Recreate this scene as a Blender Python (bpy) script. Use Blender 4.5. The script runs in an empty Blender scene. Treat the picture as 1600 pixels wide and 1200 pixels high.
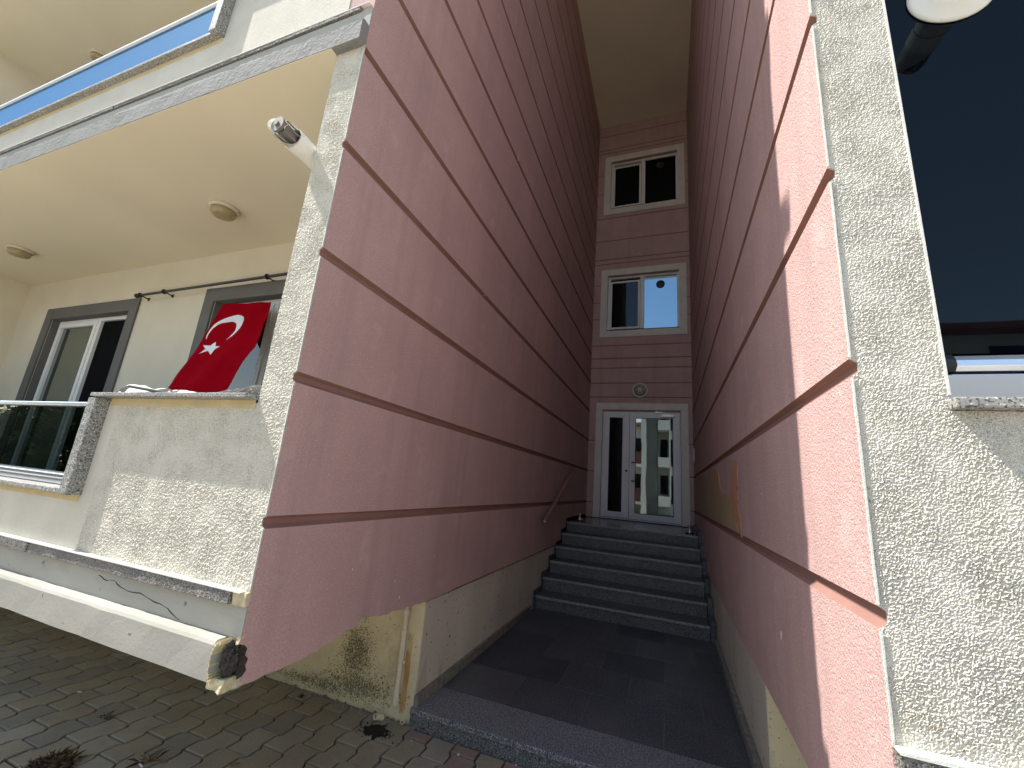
import bpy, bmesh, math, random
from mathutils import Vector, Matrix, noise
R = math.radians
random.seed(7)
sc = bpy.context.scene
COL = sc.collection

# ---------------------------------------------------------------- camera, sky, sun, exposure
CAM = Vector((1.468, -1.27, 1.5))
cd = bpy.data.cameras.new('camera'); cam = bpy.data.objects.new('camera', cd); COL.objects.link(cam)
cd.sensor_fit = 'HORIZONTAL'; cd.sensor_width = 36.0; cd.lens = 36.0 * 646.0 / 1600.0
cd.clip_start = 0.02; cd.clip_end = 2000
_y, _p, _r = R(21.134), R(13.408), R(-4.787)
_m = Matrix.Rotation(_y, 3, 'Z') @ Matrix.Rotation(_p, 3, 'X') @ Matrix.Rotation(_r, 3, 'Y')
_b = Matrix(((1, 0, 0), (0, 0, -1), (0, 1, 0)))          # camera axes: right, up, back
cam.matrix_world = Matrix.Translation(CAM) @ (_m @ _b).to_4x4()
sc.camera = cam

SUN_EL, SUN_AZ = R(56.5), R(255.6)
w = bpy.data.worlds.new('World'); sc.world = w; w.use_nodes = True
sky = w.node_tree.nodes.new('ShaderNodeTexSky'); sky.sky_type = 'NISHITA'; sky.sun_disc = False
sky.sun_elevation = SUN_EL; sky.sun_rotation = SUN_AZ; sky.altitude = 50; sky.air_density = 1.0; sky.dust_density = 0.6; sky.ozone_density = 1.2
bg = w.node_tree.nodes['Background']; wt = w.node_tree.nodes.new('ShaderNodeMix'); wt.data_type = 'RGBA'; wt.blend_type = 'MULTIPLY'; wt.inputs[0].default_value = 1.0; wt.inputs[7].default_value = (1.10, 1.0, 0.84, 1)
w.node_tree.links.new(sky.outputs[0], wt.inputs[6]); w.node_tree.links.new(wt.outputs[2], bg.inputs[0]); bg.inputs[1].default_value = 0.15
sd = bpy.data.lights.new('sun', 'SUN'); sd.energy = 3.4; sd.angle = R(0.53); sd.color = (1.0, 0.955, 0.89)
sun = bpy.data.objects.new('sun', sd); COL.objects.link(sun)
sv = Vector((math.sin(SUN_AZ) * math.cos(SUN_EL), math.cos(SUN_AZ) * math.cos(SUN_EL), math.sin(SUN_EL)))
sun.rotation_euler = sv.to_track_quat('Z', 'Y').to_euler(); sun.location = (-8, -6, 14)
vs = sc.view_settings; vs.view_transform = 'Standard'; vs.look = 'None'; vs.exposure = 1.42; vs.gamma = 1; vs.use_curve_mapping = False

# ---------------------------------------------------------------- materials
MATS = {}
def new_mat(name):
    m = bpy.data.materials.new(name); m.use_nodes = True
    nt = m.node_tree; b = nt.nodes['Principled BSDF']
    return m, nt, b
def mat(name, c, rough=0.85, var=0.06, vscale=3.0, c2=None, c2s=6.0, c2lo=0.55, c2hi=0.75, bump=0.0, bscale=200.0, bdist=0.003, bdetail=3.0,
        metal=0.0, spec=None, spots=None, bump2=0.0, b2scale=10.0, b2dist=0.02, stretch=None, disp=None, streak=None):
    """colour varied by large soft noise, optional second colour in patches, optional fine speckle, bump"""
    if name in MATS: return MATS[name]
    m, nt, b = new_mat(name); N = nt.nodes; Lk = nt.links
    tc = N.new('ShaderNodeTexCoord'); src = tc.outputs['Object']
    if stretch:
        mp = N.new('ShaderNodeMapping'); mp.inputs['Scale'].default_value = stretch; Lk.new(src, mp.inputs[0]); ssrc = mp.outputs[0]
    else: ssrc = src
    n1 = N.new('ShaderNodeTexNoise'); n1.inputs['Scale'].default_value = vscale; n1.inputs['Detail'].default_value = 6; Lk.new(ssrc, n1.inputs['Vector'])
    r1 = N.new('ShaderNodeMapRange'); r1.inputs[1].default_value = 0.3; r1.inputs[2].default_value = 0.7
    r1.inputs[3].default_value = 1 - var; r1.inputs[4].default_value = 1 + var; Lk.new(n1.outputs[0], r1.inputs[0])
    mul = N.new('ShaderNodeVectorMath'); mul.operation = 'SCALE'; mul.inputs[0].default_value = c[:3]; Lk.new(r1.outputs[0], mul.inputs['Scale'])
    out = mul.outputs[0]
    if c2 is not None:
        n2 = N.new('ShaderNodeTexNoise'); n2.inputs['Scale'].default_value = c2s; n2.inputs['Detail'].default_value = 8; n2.inputs['Roughness'].default_value = 0.65; Lk.new(ssrc, n2.inputs['Vector'])
        r2 = N.new('ShaderNodeMapRange'); r2.inputs[1].default_value = c2lo; r2.inputs[2].default_value = c2hi; Lk.new(n2.outputs[0], r2.inputs[0])
        mx = N.new('ShaderNodeMix'); mx.data_type = 'RGBA'; Lk.new(r2.outputs[0], mx.inputs[0]); Lk.new(out, mx.inputs[6]); mx.inputs[7].default_value = (*c2[:3], 1); out = mx.outputs[2]
    if spots:                                  # list of (scale, lo, hi, colour)
        for (s_, lo, hi, col) in spots:
            n3 = N.new('ShaderNodeTexNoise'); n3.inputs['Scale'].default_value = s_; n3.inputs['Detail'].default_value = 2; Lk.new(src, n3.inputs['Vector'])
            r3 = N.new('ShaderNodeMapRange'); r3.inputs[1].default_value = lo; r3.inputs[2].default_value = hi; Lk.new(n3.outputs[0], r3.inputs[0])
            mx = N.new('ShaderNodeMix'); mx.data_type = 'RGBA'; Lk.new(r3.outputs[0], mx.inputs[0]); Lk.new(out, mx.inputs[6]); mx.inputs[7].default_value = (*col, 1); out = mx.outputs[2]
    if streak:                                 # (strength, colour): vertical rain and dirt streaks
        mp2 = N.new('ShaderNodeMapping'); mp2.inputs['Scale'].default_value = (7, 7, 0.35); Lk.new(src, mp2.inputs[0])
        n4 = N.new('ShaderNodeTexNoise'); n4.inputs['Scale'].default_value = 1.0; n4.inputs['Detail'].default_value = 7; n4.inputs['Roughness'].default_value = 0.6; Lk.new(mp2.outputs[0], n4.inputs['Vector'])
        r4 = N.new('ShaderNodeMapRange'); r4.inputs[1].default_value = 0.50; r4.inputs[2].default_value = 0.78; r4.inputs[4].default_value = streak[0]; Lk.new(n4.outputs[0], r4.inputs[0])
        mx = N.new('ShaderNodeMix'); mx.data_type = 'RGBA'; Lk.new(r4.outputs[0], mx.inputs[0]); Lk.new(out, mx.inputs[6]); mx.inputs[7].default_value = (*streak[1], 1); out = mx.outputs[2]
    Lk.new(out, b.inputs['Base Color']); b.inputs['Roughness'].default_value = rough; b.inputs['Metallic'].default_value = metal
    if spec is not None: b.inputs['Specular IOR Level'].default_value = spec
    prev = None
    if bump2 > 0:
        nb = N.new('ShaderNodeTexNoise'); nb.inputs['Scale'].default_value = b2scale; nb.inputs['Detail'].default_value = 4; Lk.new(src, nb.inputs['Vector'])
        bp = N.new('ShaderNodeBump'); bp.inputs['Strength'].default_value = bump2; bp.inputs['Distance'].default_value = b2dist; Lk.new(nb.outputs[0], bp.inputs['Height']); prev = bp.outputs[0]
    if bump > 0:
        nb = N.new('ShaderNodeTexNoise'); nb.inputs['Scale'].default_value = bscale; nb.inputs['Detail'].default_value = bdetail; nb.inputs['Roughness'].default_value = 0.55; nb.inputs['Distortion'].default_value = 0.6; Lk.new(src, nb.inputs['Vector'])
        bp = N.new('ShaderNodeBump'); bp.inputs['Strength'].default_value = bump; bp.inputs['Distance'].default_value = bdist; Lk.new(nb.outputs[0], bp.inputs['Height'])
        if prev: Lk.new(prev, bp.inputs['Normal'])
        prev = bp.outputs[0]
    if prev: Lk.new(prev, b.inputs['Normal'])
    if disp:                                   # (noise scale, height in metres) true displacement for dense meshes
        nd = N.new('ShaderNodeTexNoise'); nd.inputs['Scale'].default_value = disp[0]; nd.inputs['Detail'].default_value = 2.0; nd.inputs['Roughness'].default_value = 0.5; nd.inputs['Distortion'].default_value = 0.35; Lk.new(src, nd.inputs['Vector'])
        rr = N.new('ShaderNodeMapRange'); rr.interpolation_type = 'SMOOTHSTEP'; rr.inputs[1].default_value = 0.34; rr.inputs[2].default_value = 0.66; Lk.new(nd.outputs[0], rr.inputs[0])
        dn = N.new('ShaderNodeDisplacement'); dn.inputs['Midlevel'].default_value = 0.0; dn.inputs['Scale'].default_value = disp[1]; 
        nl = N.new('ShaderNodeTexNoise'); nl.inputs['Scale'].default_value = 9.0; nl.inputs['Detail'].default_value = 4; Lk.new(src, nl.inputs['Vector'])
        rl_ = N.new('ShaderNodeMapRange'); rl_.inputs[1].default_value = 0.35; rl_.inputs[2].default_value = 0.65; rl_.inputs[3].default_value = 0.55; rl_.inputs[4].default_value = 1.15; Lk.new(nl.outputs[0], rl_.inputs[0])
        mm = N.new('ShaderNodeMath'); mm.operation = 'MULTIPLY'; Lk.new(rr.outputs[0], mm.inputs[0]); Lk.new(rl_.outputs[0], mm.inputs[1]); Lk.new(mm.outputs[0], dn.inputs['Height'])
        Lk.new(dn.outputs[0], nt.nodes['Material Output'].inputs['Displacement']); m.displacement_method = 'BOTH'
    MATS[name] = m; return m

PINK = mat('pink_render', (0.575, 0.382, 0.355), 0.95, 0.08, 1.3, c2=(0.500, 0.332, 0.312), c2s=1.6, c2lo=0.45, c2hi=0.8, bump=1.0, streak=(0.75, (0.44, 0.30, 0.275)), bscale=135, bdist=0.0065, spec=0.2, bump2=0.15, b2scale=3, b2dist=0.01,
           spots=[(150, 0.50, 0.72, (0.48, 0.308, 0.284)), (110, 0.60, 0.72, (0.66, 0.50, 0.46)), (190, 0.66, 0.72, (0.24, 0.14, 0.12)), (5.5, 0.62, 0.80, (0.60, 0.44, 0.41))])
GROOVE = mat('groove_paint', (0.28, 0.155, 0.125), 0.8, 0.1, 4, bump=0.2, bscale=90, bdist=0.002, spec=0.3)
STUC = mat('cream_stucco', (0.60, 0.56, 0.47), 0.95, 0.06, 5, bump=0.8, bscale=150, bdist=0.006, bdetail=2, spec=0.2)
STUCD = mat('cream_stucco_coarse', (0.60, 0.575, 0.505), 0.95, 0.05, 5, spec=0.2, disp=(275, 0.0027), streak=(0.45, (0.48, 0.44, 0.35)), bump=0.4, bscale=420, bdist=0.0015, c2=(0.52, 0.48, 0.38), c2s=5, c2lo=0.5, c2hi=0.8, spots=[(60, 0.70, 0.76, (0.42, 0.38, 0.30))])
STUCL = mat('cream_stucco_coarse_left', (0.60, 0.565, 0.48), 0.95, 0.05, 5, spec=0.2, disp=(170, 0.0032), bump=0.3, bscale=420, bdist=0.0015, c2=(0.53, 0.49, 0.40), c2s=5, c2lo=0.5, c2hi=0.8)
BEAD = mat('corner_bead_plaster', (0.68, 0.67, 0.61), 0.9, 0.05, 8, bump=0.4, bscale=120, bdist=0.003)
SMOOTH = mat('cream_paint', (0.68, 0.62, 0.49), 0.9, 0.05, 2.0, bump=0.25, bscale=120, bdist=0.002, spec=0.2)
SOFF = mat('soffit_paint', (0.74, 0.66, 0.49), 0.9, 0.04, 1.2, bump=0.25, bscale=160, bdist=0.002, bump2=0.25, b2scale=3.5, b2dist=0.02, spec=0.2)
GREYR = mat('grey_cement_band', (0.34, 0.328, 0.285), 0.9, 0.13, 4, c2=(0.29, 0.27, 0.21), c2s=9, c2lo=0.55, c2hi=0.8, spots=[(22, 0.70, 0.73, (0.16, 0.15, 0.13))], bump=0.4, bscale=70, bdist=0.003, stretch=(0.35, 1, 1))
BEAM = mat('weathered_beam', (0.25, 0.245, 0.225), 0.92, 0.14, 5, c2=(0.16, 0.158, 0.145), c2s=10, c2lo=0.5, c2hi=0.72, bump=0.8, bscale=45, bdist=0.006, stretch=(0.5, 1, 1))
STAIN = mat('ochre_stained_paint', (0.56, 0.44, 0.23), 0.9, 0.12, 9, c2=(0.50, 0.43, 0.30), c2s=14, c2lo=0.45, c2hi=0.7, bump=0.3, bscale=100, bdist=0.002)
GRAN = mat('grey_granite', (0.29, 0.28, 0.25), 0.6, 0.15, 8, spots=[(150, 0.52, 0.60, (0.06, 0.06, 0.062)), (120, 0.60, 0.66, (0.62, 0.60, 0.55))], bump=0.15, bscale=200, bdist=0.001)
GRANB = mat('broken_granite_edge', (0.20, 0.19, 0.17), 0.9, 0.15, 8, spots=[(240, 0.52, 0.60, (0.05, 0.05, 0.05)), (160, 0.60, 0.68, (0.42, 0.39, 0.33))], bump=1.0, bscale=60, bdist=0.012)
DGRAN = mat('dark_granite', (0.070, 0.074, 0.080), 0.42, 0.12, 3, spots=[(190, 0.56, 0.64, (0.30, 0.30, 0.31)), (140, 0.58, 0.66, (0.015, 0.015, 0.018))], spec=0.4)
DGRANF = mat('speckled_granite_riser', (0.100, 0.106, 0.104), 0.5, 0.15, 3, spots=[(170, 0.55, 0.63, (0.32, 0.32, 0.31)), (130, 0.56, 0.64, (0.02, 0.02, 0.022))], spec=0.4)
DTILE = mat('dark_floor_tile', (0.052, 0.056, 0.064), 0.5, 0.25, 2.2, spots=[(150, 0.56, 0.66, (0.22, 0.22, 0.24))], spec=0.4, c2=(0.095, 0.090, 0.085), c2s=2.5, c2lo=0.5, c2hi=0.8)
TOPTILE = mat('polished_threshold_tile', (0.16, 0.17, 0.18), 0.22, 0.2, 5, spec=0.5)
PLGREY = mat('plinth_paint_grey', (0.58, 0.53, 0.43), 0.92, 0.10, 2.5, c2=(0.36, 0.31, 0.20), c2s=7, c2lo=0.58, c2hi=0.8, bump=0.4, bscale=60, bdist=0.004, stretch=(1, 1, 0.4), spots=[(38, 0.68, 0.72, (0.12, 0.11, 0.09))])
PLYEL = mat('plinth_bounce_yellow', (0.66, 0.585, 0.37), 0.92, 0.12, 3, c2=(0.42, 0.37, 0.25), c2s=6, c2lo=0.5, c2hi=0.75, bump=0.6, bscale=55, bdist=0.005, spots=[(60, 0.68, 0.73, (0.10, 0.09, 0.06))])  # plinth cream made yellower: warm bounce from the sunlit street, put into the colour
MOLD = mat('mould_stain', (0.20, 0.18, 0.11), 0.95, 0.3, 20)
RUST = mat('rust_stain', (0.46, 0.27, 0.10), 0.9, 0.25, 14, stretch=(1, 1, 0.3), c2=(0.55, 0.44, 0.24), c2s=30, c2lo=0.45, c2hi=0.6)
CEMENT = mat('cement_mortar', (0.20, 0.185, 0.15), 0.95, 0.3, 20, bump=1.0, bscale=50, bdist=0.01)
RUBBLE = mat('broken_core', (0.045, 0.040, 0.034), 0.95, 0.5, 30, bump=1.0, bscale=60, bdist=0.015)
PLCREAM = mat('broken_plaster_rim', (0.55, 0.48, 0.30), 0.95, 0.2, 30, bump=0.8, bscale=90, bdist=0.005)
DKSUR = mat('dark_grey_surround', (0.125, 0.118, 0.108), 0.75, 0.08, 5, bump=0.15, bscale=120, bdist=0.001)
WPVC = mat('white_pvc', (0.84, 0.83, 0.79), 0.4, 0.03, 5)
WALU = mat('white_aluminium', (0.82, 0.82, 0.82), 0.35, 0.04, 5)
DIRTW = mat('off_white_surround_paint', (0.74, 0.70, 0.63), 0.8, 0.07, 6, bump=0.2, bscale=90, bdist=0.002)
ALU = mat('satin_aluminium', (0.74, 0.76, 0.80), 0.22, 0.03, 5, metal=0.9)
BLACKM = mat('black_metal', (0.015, 0.014, 0.014), 0.4, 0.1, 10)
CHROME = mat('worn_steel', (0.45, 0.42, 0.38), 0.3, 0.1, 10, metal=0.9)
DARKIN = mat('dark_void', (0.010, 0.010, 0.010), 0.9, 0.1, 4)
SCREEN = mat('insect_screen', (0.009, 0.0095, 0.010), 0.9, 0.1, 4, spec=0.02)
CLOTHW = mat('curtain_cloth', (0.50, 0.53, 0.60), 0.9, 0.08, 9)
FRED = mat('flag_red', (0.30, 0.0015, 0.008), 1.0, 0.10, 5, bump=0.3, bscale=300, bdist=0.0008, spec=0.02)
FWHT = mat('flag_white', (0.80, 0.80, 0.82), 0.75, 0.03, 5, spec=0.2)
PIPEW = mat('cream_pvc_pipe', (0.66, 0.61, 0.47), 0.5, 0.08, 20)
FLUEW = mat('white_enamel_flue', (0.76, 0.74, 0.68), 0.35, 0.03, 5, c2=(0.60, 0.55, 0.42), c2s=10, c2lo=0.6, c2hi=0.85)
FLUEG = mat('flue_metal_inside', (0.22, 0.20, 0.17), 0.5, 0.2, 30, metal=0.3)
BULK = mat('lamp_glass_amber', (0.36, 0.29, 0.15), 0.35, 0.15, 25, bump=0.5, bscale=50, bdist=0.004)
LAMPW = mat('lamp_white_plastic', (0.62, 0.56, 0.43), 0.45, 0.05, 10)
PRINTW = mat('printed_white_cloth', (0.62, 0.60, 0.55), 0.9, 0.05, 8, spots=[(17, 0.55, 0.57, (0.02, 0.018, 0.015))], bump=0.3, bscale=300, bdist=0.001)
RUG = mat('patterned_rug', (0.045, 0.042, 0.040), 0.95, 0.1, 8, spots=[(60, 0.60, 0.64, (0.20, 0.19, 0.17)), (14, 0.64, 0.68, (0.03, 0.012, 0.02))], bump=0.8, bscale=180, bdist=0.004)
PATCH = mat('bare_filler_patch', (0.40, 0.315, 0.185), 0.92, 0.10, 4, c2=(0.50, 0.17, 0.06), c2s=1.2, c2lo=0.60, c2hi=0.66, stretch=(1, 9, 1.0), bump=0.4, bscale=60, bdist=0.003)
ORANGE = mat('orange_primer', (0.54, 0.25, 0.12), 0.92, 0.18, 8, c2=(0.44, 0.31, 0.22), c2s=14, c2lo=0.50, c2hi=0.62, stretch=(1, 3, 0.6))
ASPH = mat('street_asphalt', (0.27, 0.26, 0.24), 0.95, 0.12, 0.7, bump=0.4, bscale=60, bdist=0.004)
CONC = mat('pale_concrete_ground', (0.50, 0.465, 0.40), 0.95, 0.10, 0.6, bump=0.4, bscale=60, bdist=0.004)
JOINT = mat('joint_sand', (0.035, 0.030, 0.024), 1.0, 0.3, 9, bump=0.6, bscale=90, bdist=0.004)
LEAF = mat('leaf_green', (0.034, 0.058, 0.018), 0.95, 0.5, 1.5, spec=0.05)
BARK = mat('bark', (0.12, 0.09, 0.06), 0.95, 0.3, 9, bump=0.8, bscale=30, bdist=0.01)
STRAW = mat('dry_grass', (0.17, 0.115, 0.05), 0.9, 0.4, 20)
ROOT = mat('dead_leaf_brown', (0.055, 0.022, 0.016), 0.9, 0.4, 20)
STONEW = mat('white_chip', (0.62, 0.60, 0.54), 0.9, 0.1, 20)
OBW = mat('opposite_white_render', (0.66, 0.64, 0.58), 0.9, 0.05, 0.5)
OBG = mat('opposite_grey_render', (0.17, 0.18, 0.165), 0.9, 0.06, 0.5)
OBB = mat('opposite_brown_panel', (0.13, 0.055, 0.035), 0.8, 0.08, 0.5)
OBR = mat('roof_tile_red', (0.33, 0.13, 0.08), 0.8, 0.15, 2)

def paver_mat(name, c, c2):
    return mat(name, c, 0.93, 0.16, 6, c2=c2, c2s=3.0, c2lo=0.48, c2hi=0.72, bump=0.55, bscale=130, bdist=0.004, spots=[(330, 0.60, 0.68, tuple(v * 1.7 for v in c))])
PAVE = [paver_mat('paver_grey', (0.265, 0.238, 0.180), (0.190, 0.175, 0.142)), paver_mat('paver_olive', (0.250, 0.215, 0.148), (0.180, 0.162, 0.120)), paver_mat('paver_dark', (0.210, 0.192, 0.148), (0.155, 0.145, 0.118)),
        paver_mat('paver_red', (0.235, 0.160, 0.135), (0.175, 0.140, 0.120))]

def mirror_mat(name, base, refl, tint=(1, 1, 1), rough=0.02, wob=0.0):
    m, nt, b = new_mat(name); N = nt.nodes; Lk = nt.links
    b.inputs['Base Color'].default_value = (*base, 1); b.inputs['Roughness'].default_value = 0.6; b.inputs['Specular IOR Level'].default_value = 0.0
    g = N.new('ShaderNodeBsdfGlossy'); g.inputs['Color'].default_value = (*tint, 1); g.inputs['Roughness'].default_value = rough
    mx = N.new('ShaderNodeMixShader'); mx.inputs[0].default_value = refl
    Lk.new(b.outputs[0], mx.inputs[1]); Lk.new(g.outputs[0], mx.inputs[2]); Lk.new(mx.outputs[0], N['Material Output'].inputs[0])
    if wob > 0:
        tc = N.new('ShaderNodeTexCoord'); nz = N.new('ShaderNodeTexNoise'); nz.inputs['Scale'].default_value = 2.2; nz.inputs['Detail'].default_value = 1; Lk.new(tc.outputs['Object'], nz.inputs['Vector'])
        bp = N.new('ShaderNodeBump'); bp.inputs['Strength'].default_value = 1; bp.inputs['Distance'].default_value = wob; Lk.new(nz.outputs[0], bp.inputs['Height']); Lk.new(bp.outputs[0], g.inputs['Normal'])
    return m
GLASSM = mirror_mat('coated_window_glass', (0.004, 0.005, 0.005), 0.36, (0.45, 0.70, 0.92), 0.01, 0.0004)
GLASSD = mirror_mat('dark_tinted_glass', (0.0012, 0.0018, 0.0035), 0.024, (0.75, 0.92, 1.0), 0.015, 0.0006)
GLASSB = mirror_mat('balcony_window_glass', (0.03, 0.035, 0.033), 0.35, (0.85, 0.95, 0.95), 0.02, 0.001)
def clear_glass(name, tint, refl):
    m, nt, b = new_mat(name); N = nt.nodes; Lk = nt.links; N.remove(b)
    t = N.new('ShaderNodeBsdfTransparent'); t.inputs[0].default_value = (*tint, 1)
    g = N.new('ShaderNodeBsdfGlossy'); g.inputs['Roughness'].default_value = 0.01
    f = N.new('ShaderNodeFresnel'); f.inputs[0].default_value = 1.5
    a = N.new('ShaderNodeMath'); a.operation = 'ADD'; a.inputs[1].default_value = refl; a.use_clamp = True; Lk.new(f.outputs[0], a.inputs[0])
    gm = N.new('ShaderNodeNewGeometry'); iv = N.new('ShaderNodeMath'); iv.operation = 'SUBTRACT'; iv.inputs[0].default_value = 1.0; Lk.new(gm.outputs['Backfacing'], iv.inputs[1])
    ml = N.new('ShaderNodeMath'); ml.operation = 'MULTIPLY'; Lk.new(a.outputs[0], ml.inputs[0]); Lk.new(iv.outputs[0], ml.inputs[1]); a = ml
    mx = N.new('ShaderNodeMixShader'); Lk.new(a.outputs[0], mx.inputs[0]); Lk.new(t.outputs[0], mx.inputs[1]); Lk.new(g.outputs[0], mx.inputs[2]); Lk.new(mx.outputs[0], N['Material Output'].inputs[0])
    return m
GLASSR = clear_glass('railing_glass', (0.42, 0.46, 0.44), 0.03)
GLASSE = mirror_mat('door_glass', (0.003, 0.004, 0.004), 0.26, (0.85, 0.95, 0.95), 0.012, 0.0005)
GLASSU = mirror_mat('blue_railing_glass', (0.02, 0.07, 0.14), 0.36, (0.30, 0.50, 0.72), 0.03, 0.001)

# ---------------------------------------------------------------- helpers
def thing(name, label, cat, loc=(0, 0, 0), group=None, kind=None):
    o = bpy.data.objects.new(name, None); COL.objects.link(o); o.location = loc; o.empty_display_size = 0.2
    tag(o, label, cat, group, kind); return o
def tag(o, label=None, cat=None, group=None, kind=None):
    if label: o['label'] = label
    if cat: o['category'] = cat
    if group: o['group'] = group
    if kind: o['kind'] = kind
    return o
def world_loc(o):
    v = Vector((0, 0, 0))
    while o is not None: v += o.location; o = o.parent
    return v
def obj(name, bm, mats, parent=None, label=None, smooth=False, org=None):
    """bm is in world coordinates; the object is linked as one mesh, its origin at its parent's origin (or org)"""
    me = bpy.data.meshes.new(name)
    base = world_loc(parent) if parent is not None else Vector(org or (0, 0, 0))
    bmesh.ops.translate(bm, verts=bm.verts, vec=-base)
    bm.normal_update(); bm.to_mesh(me); bm.free()
    for m in (mats if isinstance(mats, (list, tuple)) else [mats]): me.materials.append(m)
    if smooth:
        for p in me.polygons: p.use_smooth = True
    o = bpy.data.objects.new(name, me); COL.objects.link(o)
    if parent is not None: o.parent = parent
    else: o.location = base
    if label: o['label'] = label
    return o
def copy_tree(o, parent=None):
    c = o.copy(); COL.objects.link(c)
    if parent is not None: c.parent = parent
    for ch in [x for x in bpy.data.objects if x.parent == o]: copy_tree(ch, c)
    return c
def box(bm, x0, x1, y0, y1, z0, z1, bev=0.0, mi=0):
    r = bmesh.ops.create_cube(bm, size=1.0); vs_ = r['verts']
    for v in vs_:
        v.co.x = x0 + (v.co.x + .5) * (x1 - x0); v.co.y = y0 + (v.co.y + .5) * (y1 - y0); v.co.z = z0 + (v.co.z + .5) * (z1 - z0)
    fs = {f for v in vs_ for f in v.link_faces}
    for f in fs: f.material_index = mi
    if bev > 0:
        es = list({e for v in vs_ for e in v.link_edges})
        rr = bmesh.ops.bevel(bm, geom=es, offset=bev, segments=2, affect='EDGES', profile=0.6)
        for f in rr['faces']: f.material_index = mi
    return vs_
def BX(*a, **k):
    bm = bmesh.new(); box(bm, *a, **k); return bm
def ring(bm, x0, x1, z0, z1, wd, y0, y1, wb=None, bev=0.0):
    """rectangular frame in the XZ plane, width wd (bottom wb)"""
    wb = wd if wb is None else wb
    box(bm, x0, x0 + wd, y0, y1, z0, z1, bev); box(bm, x1 - wd, x1, y0, y1, z0, z1, bev)
    box(bm, x0 + wd, x1 - wd, y0 + .0005, y1 - .0005, z1 - wd, z1 - .0005, bev)
    if wb > 0: box(bm, x0 + wd, x1 - wd, y0 + .0005, y1 - .0005, z0 + .0005, z0 + wb, bev)
def prism(bm, pts, axis, a, b, mi=0):
    """polygon pts (2D) extruded along axis from a to b. axis x: pts=(y,z); y: pts=(x,z); z: pts=(x,y)"""
    def P(p, t): return (t, p[0], p[1]) if axis == 'x' else ((p[0], t, p[1]) if axis == 'y' else (p[0], p[1], t))
    v0 = [bm.verts.new(P(p, a)) for p in pts]; v1 = [bm.verts.new(P(p, b)) for p in pts]
    n = len(pts); fs = [bm.faces.new(v0), bm.faces.new(list(reversed(v1)))]
    for i in range(n): fs.append(bm.faces.new((v0[(i + 1) % n], v0[i], v1[i], v1[(i + 1) % n])))
    for f in fs: f.material_index = mi
    bmesh.ops.recalc_face_normals(bm, faces=fs)
    return fs
def tube(bm, p0, p1, r, seg=20, r1=None, caps=True):
    p0, p1 = Vector(p0), Vector(p1); d = p1 - p0; q = d.to_track_quat('Z', 'Y').to_matrix().to_4x4()
    return bmesh.ops.create_cone(bm, cap_ends=caps, segments=seg, radius1=r, radius2=r if r1 is None else r1, depth=d.length,
                                 matrix=Matrix.Translation((p0 + p1) / 2) @ q)['verts']
def lathe(bm, prof, org, axis='z', seg=32, sgn=1):
    """prof: list of (radius, distance along axis)"""
    rings = []
    for r, h in prof:
        rg = []
        for i in range(seg):
            a = 2 * math.pi * i / seg; c, s = r * math.cos(a), r * math.sin(a); h_ = h * sgn
            p = (c, s, h_) if axis == 'z' else ((c, h_, s) if axis == 'y' else (h_, c, s))
            rg.append(bm.verts.new(Vector(org) + Vector(p)))
        rings.append(rg)
    fs = []
    for k in range(len(rings) - 1):
        for i in range(seg): fs.append(bm.faces.new((rings[k][i], rings[k][(i + 1) % seg], rings[k + 1][(i + 1) % seg], rings[k + 1][i])))
    fs.append(bm.faces.new(list(reversed(rings[0])))); fs.append(bm.faces.new(rings[-1]))
    bmesh.ops.recalc_face_normals(bm, faces=fs)
def in_notch(x, z, xc):
    d = abs(x - xc)
    return d < .0175 and any(abs(z - g_ - .001) < .026 - .74 * d for g_ in GRV)
def grid_xz(bm, x0, x1, z0, z1, y, step, xc=None):
    nx = max(2, int((x1 - x0) / step)); nz = max(2, int((z1 - z0) / step))
    V = [[bm.verts.new((x0 + (x1 - x0) * i / nx, y, z0 + (z1 - z0) * j / nz)) for i in range(nx + 1)] for j in range(nz + 1)]
    for j in range(nz):
        for i in range(nx):
            if xc is not None and in_notch((V[j][i].co.x + V[j][i + 1].co.x) / 2, (V[j][i].co.z + V[j + 1][i].co.z) / 2, xc): continue
            bm.faces.new((V[j][i], V[j][i + 1], V[j + 1][i + 1], V[j + 1][i]))
def jit(bm, amp, sc_=12.0, axes=(1, 1, 1)):
    for v in bm.verts:
        n = noise.noise_vector(v.co * sc_)
        v.co += Vector((n.x * axes[0], n.y * axes[1], n.z * axes[2])) * amp
def ragged(a, b, n, amp, seed=0):
    """points from a to b (2D) with random sideways jitter"""
    rnd = random.Random(seed); out = []
    for i in range(n + 1):
        t = i / n; j = 0 if i in (0, n) else rnd.uniform(-amp, amp)
        dx, dy = b[0] - a[0], b[1] - a[1]; L_ = math.hypot(dx, dy)
        out.append((a[0] + dx * t - dy / L_ * j, a[1] + dy * t + dx / L_ * j))
    return out

W = 1.914          # passage width
YB = 7.0           # back wall
ZT = 9.95          # soffit of the passage
FH = 2.93          # storey height
G0, GS = 1.272, 0.590
GRV = [G0 + GS * i for i in range(15) if G0 + GS * i < ZT - 0.05]
YI = 1.38          # inner wall of the balconies
SOF = 3.652

# ---------------------------------------------------------------- ground
bm = bmesh.new()
s_ = 600
v = [bm.verts.new(p) for p in ((-s_, -s_, -.03), (s_, -s_, -.03), (s_, s_, -.03), (-s_, s_, -.03))]; bm.faces.new(v)
tag(obj('ground', bm, CONC), 'pale ground around the building', kind='structure')
tag(obj('road', BX(-60, 60, -13, -6, -.028, -.012), ASPH), 'grey asphalt street', kind='structure')
bm = BX(-60, 60, -6.0, -5.85, -.028, .10, bev=0.01)
tag(obj('kerb', bm, GRAN), 'granite kerb along the street', kind='structure')
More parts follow.
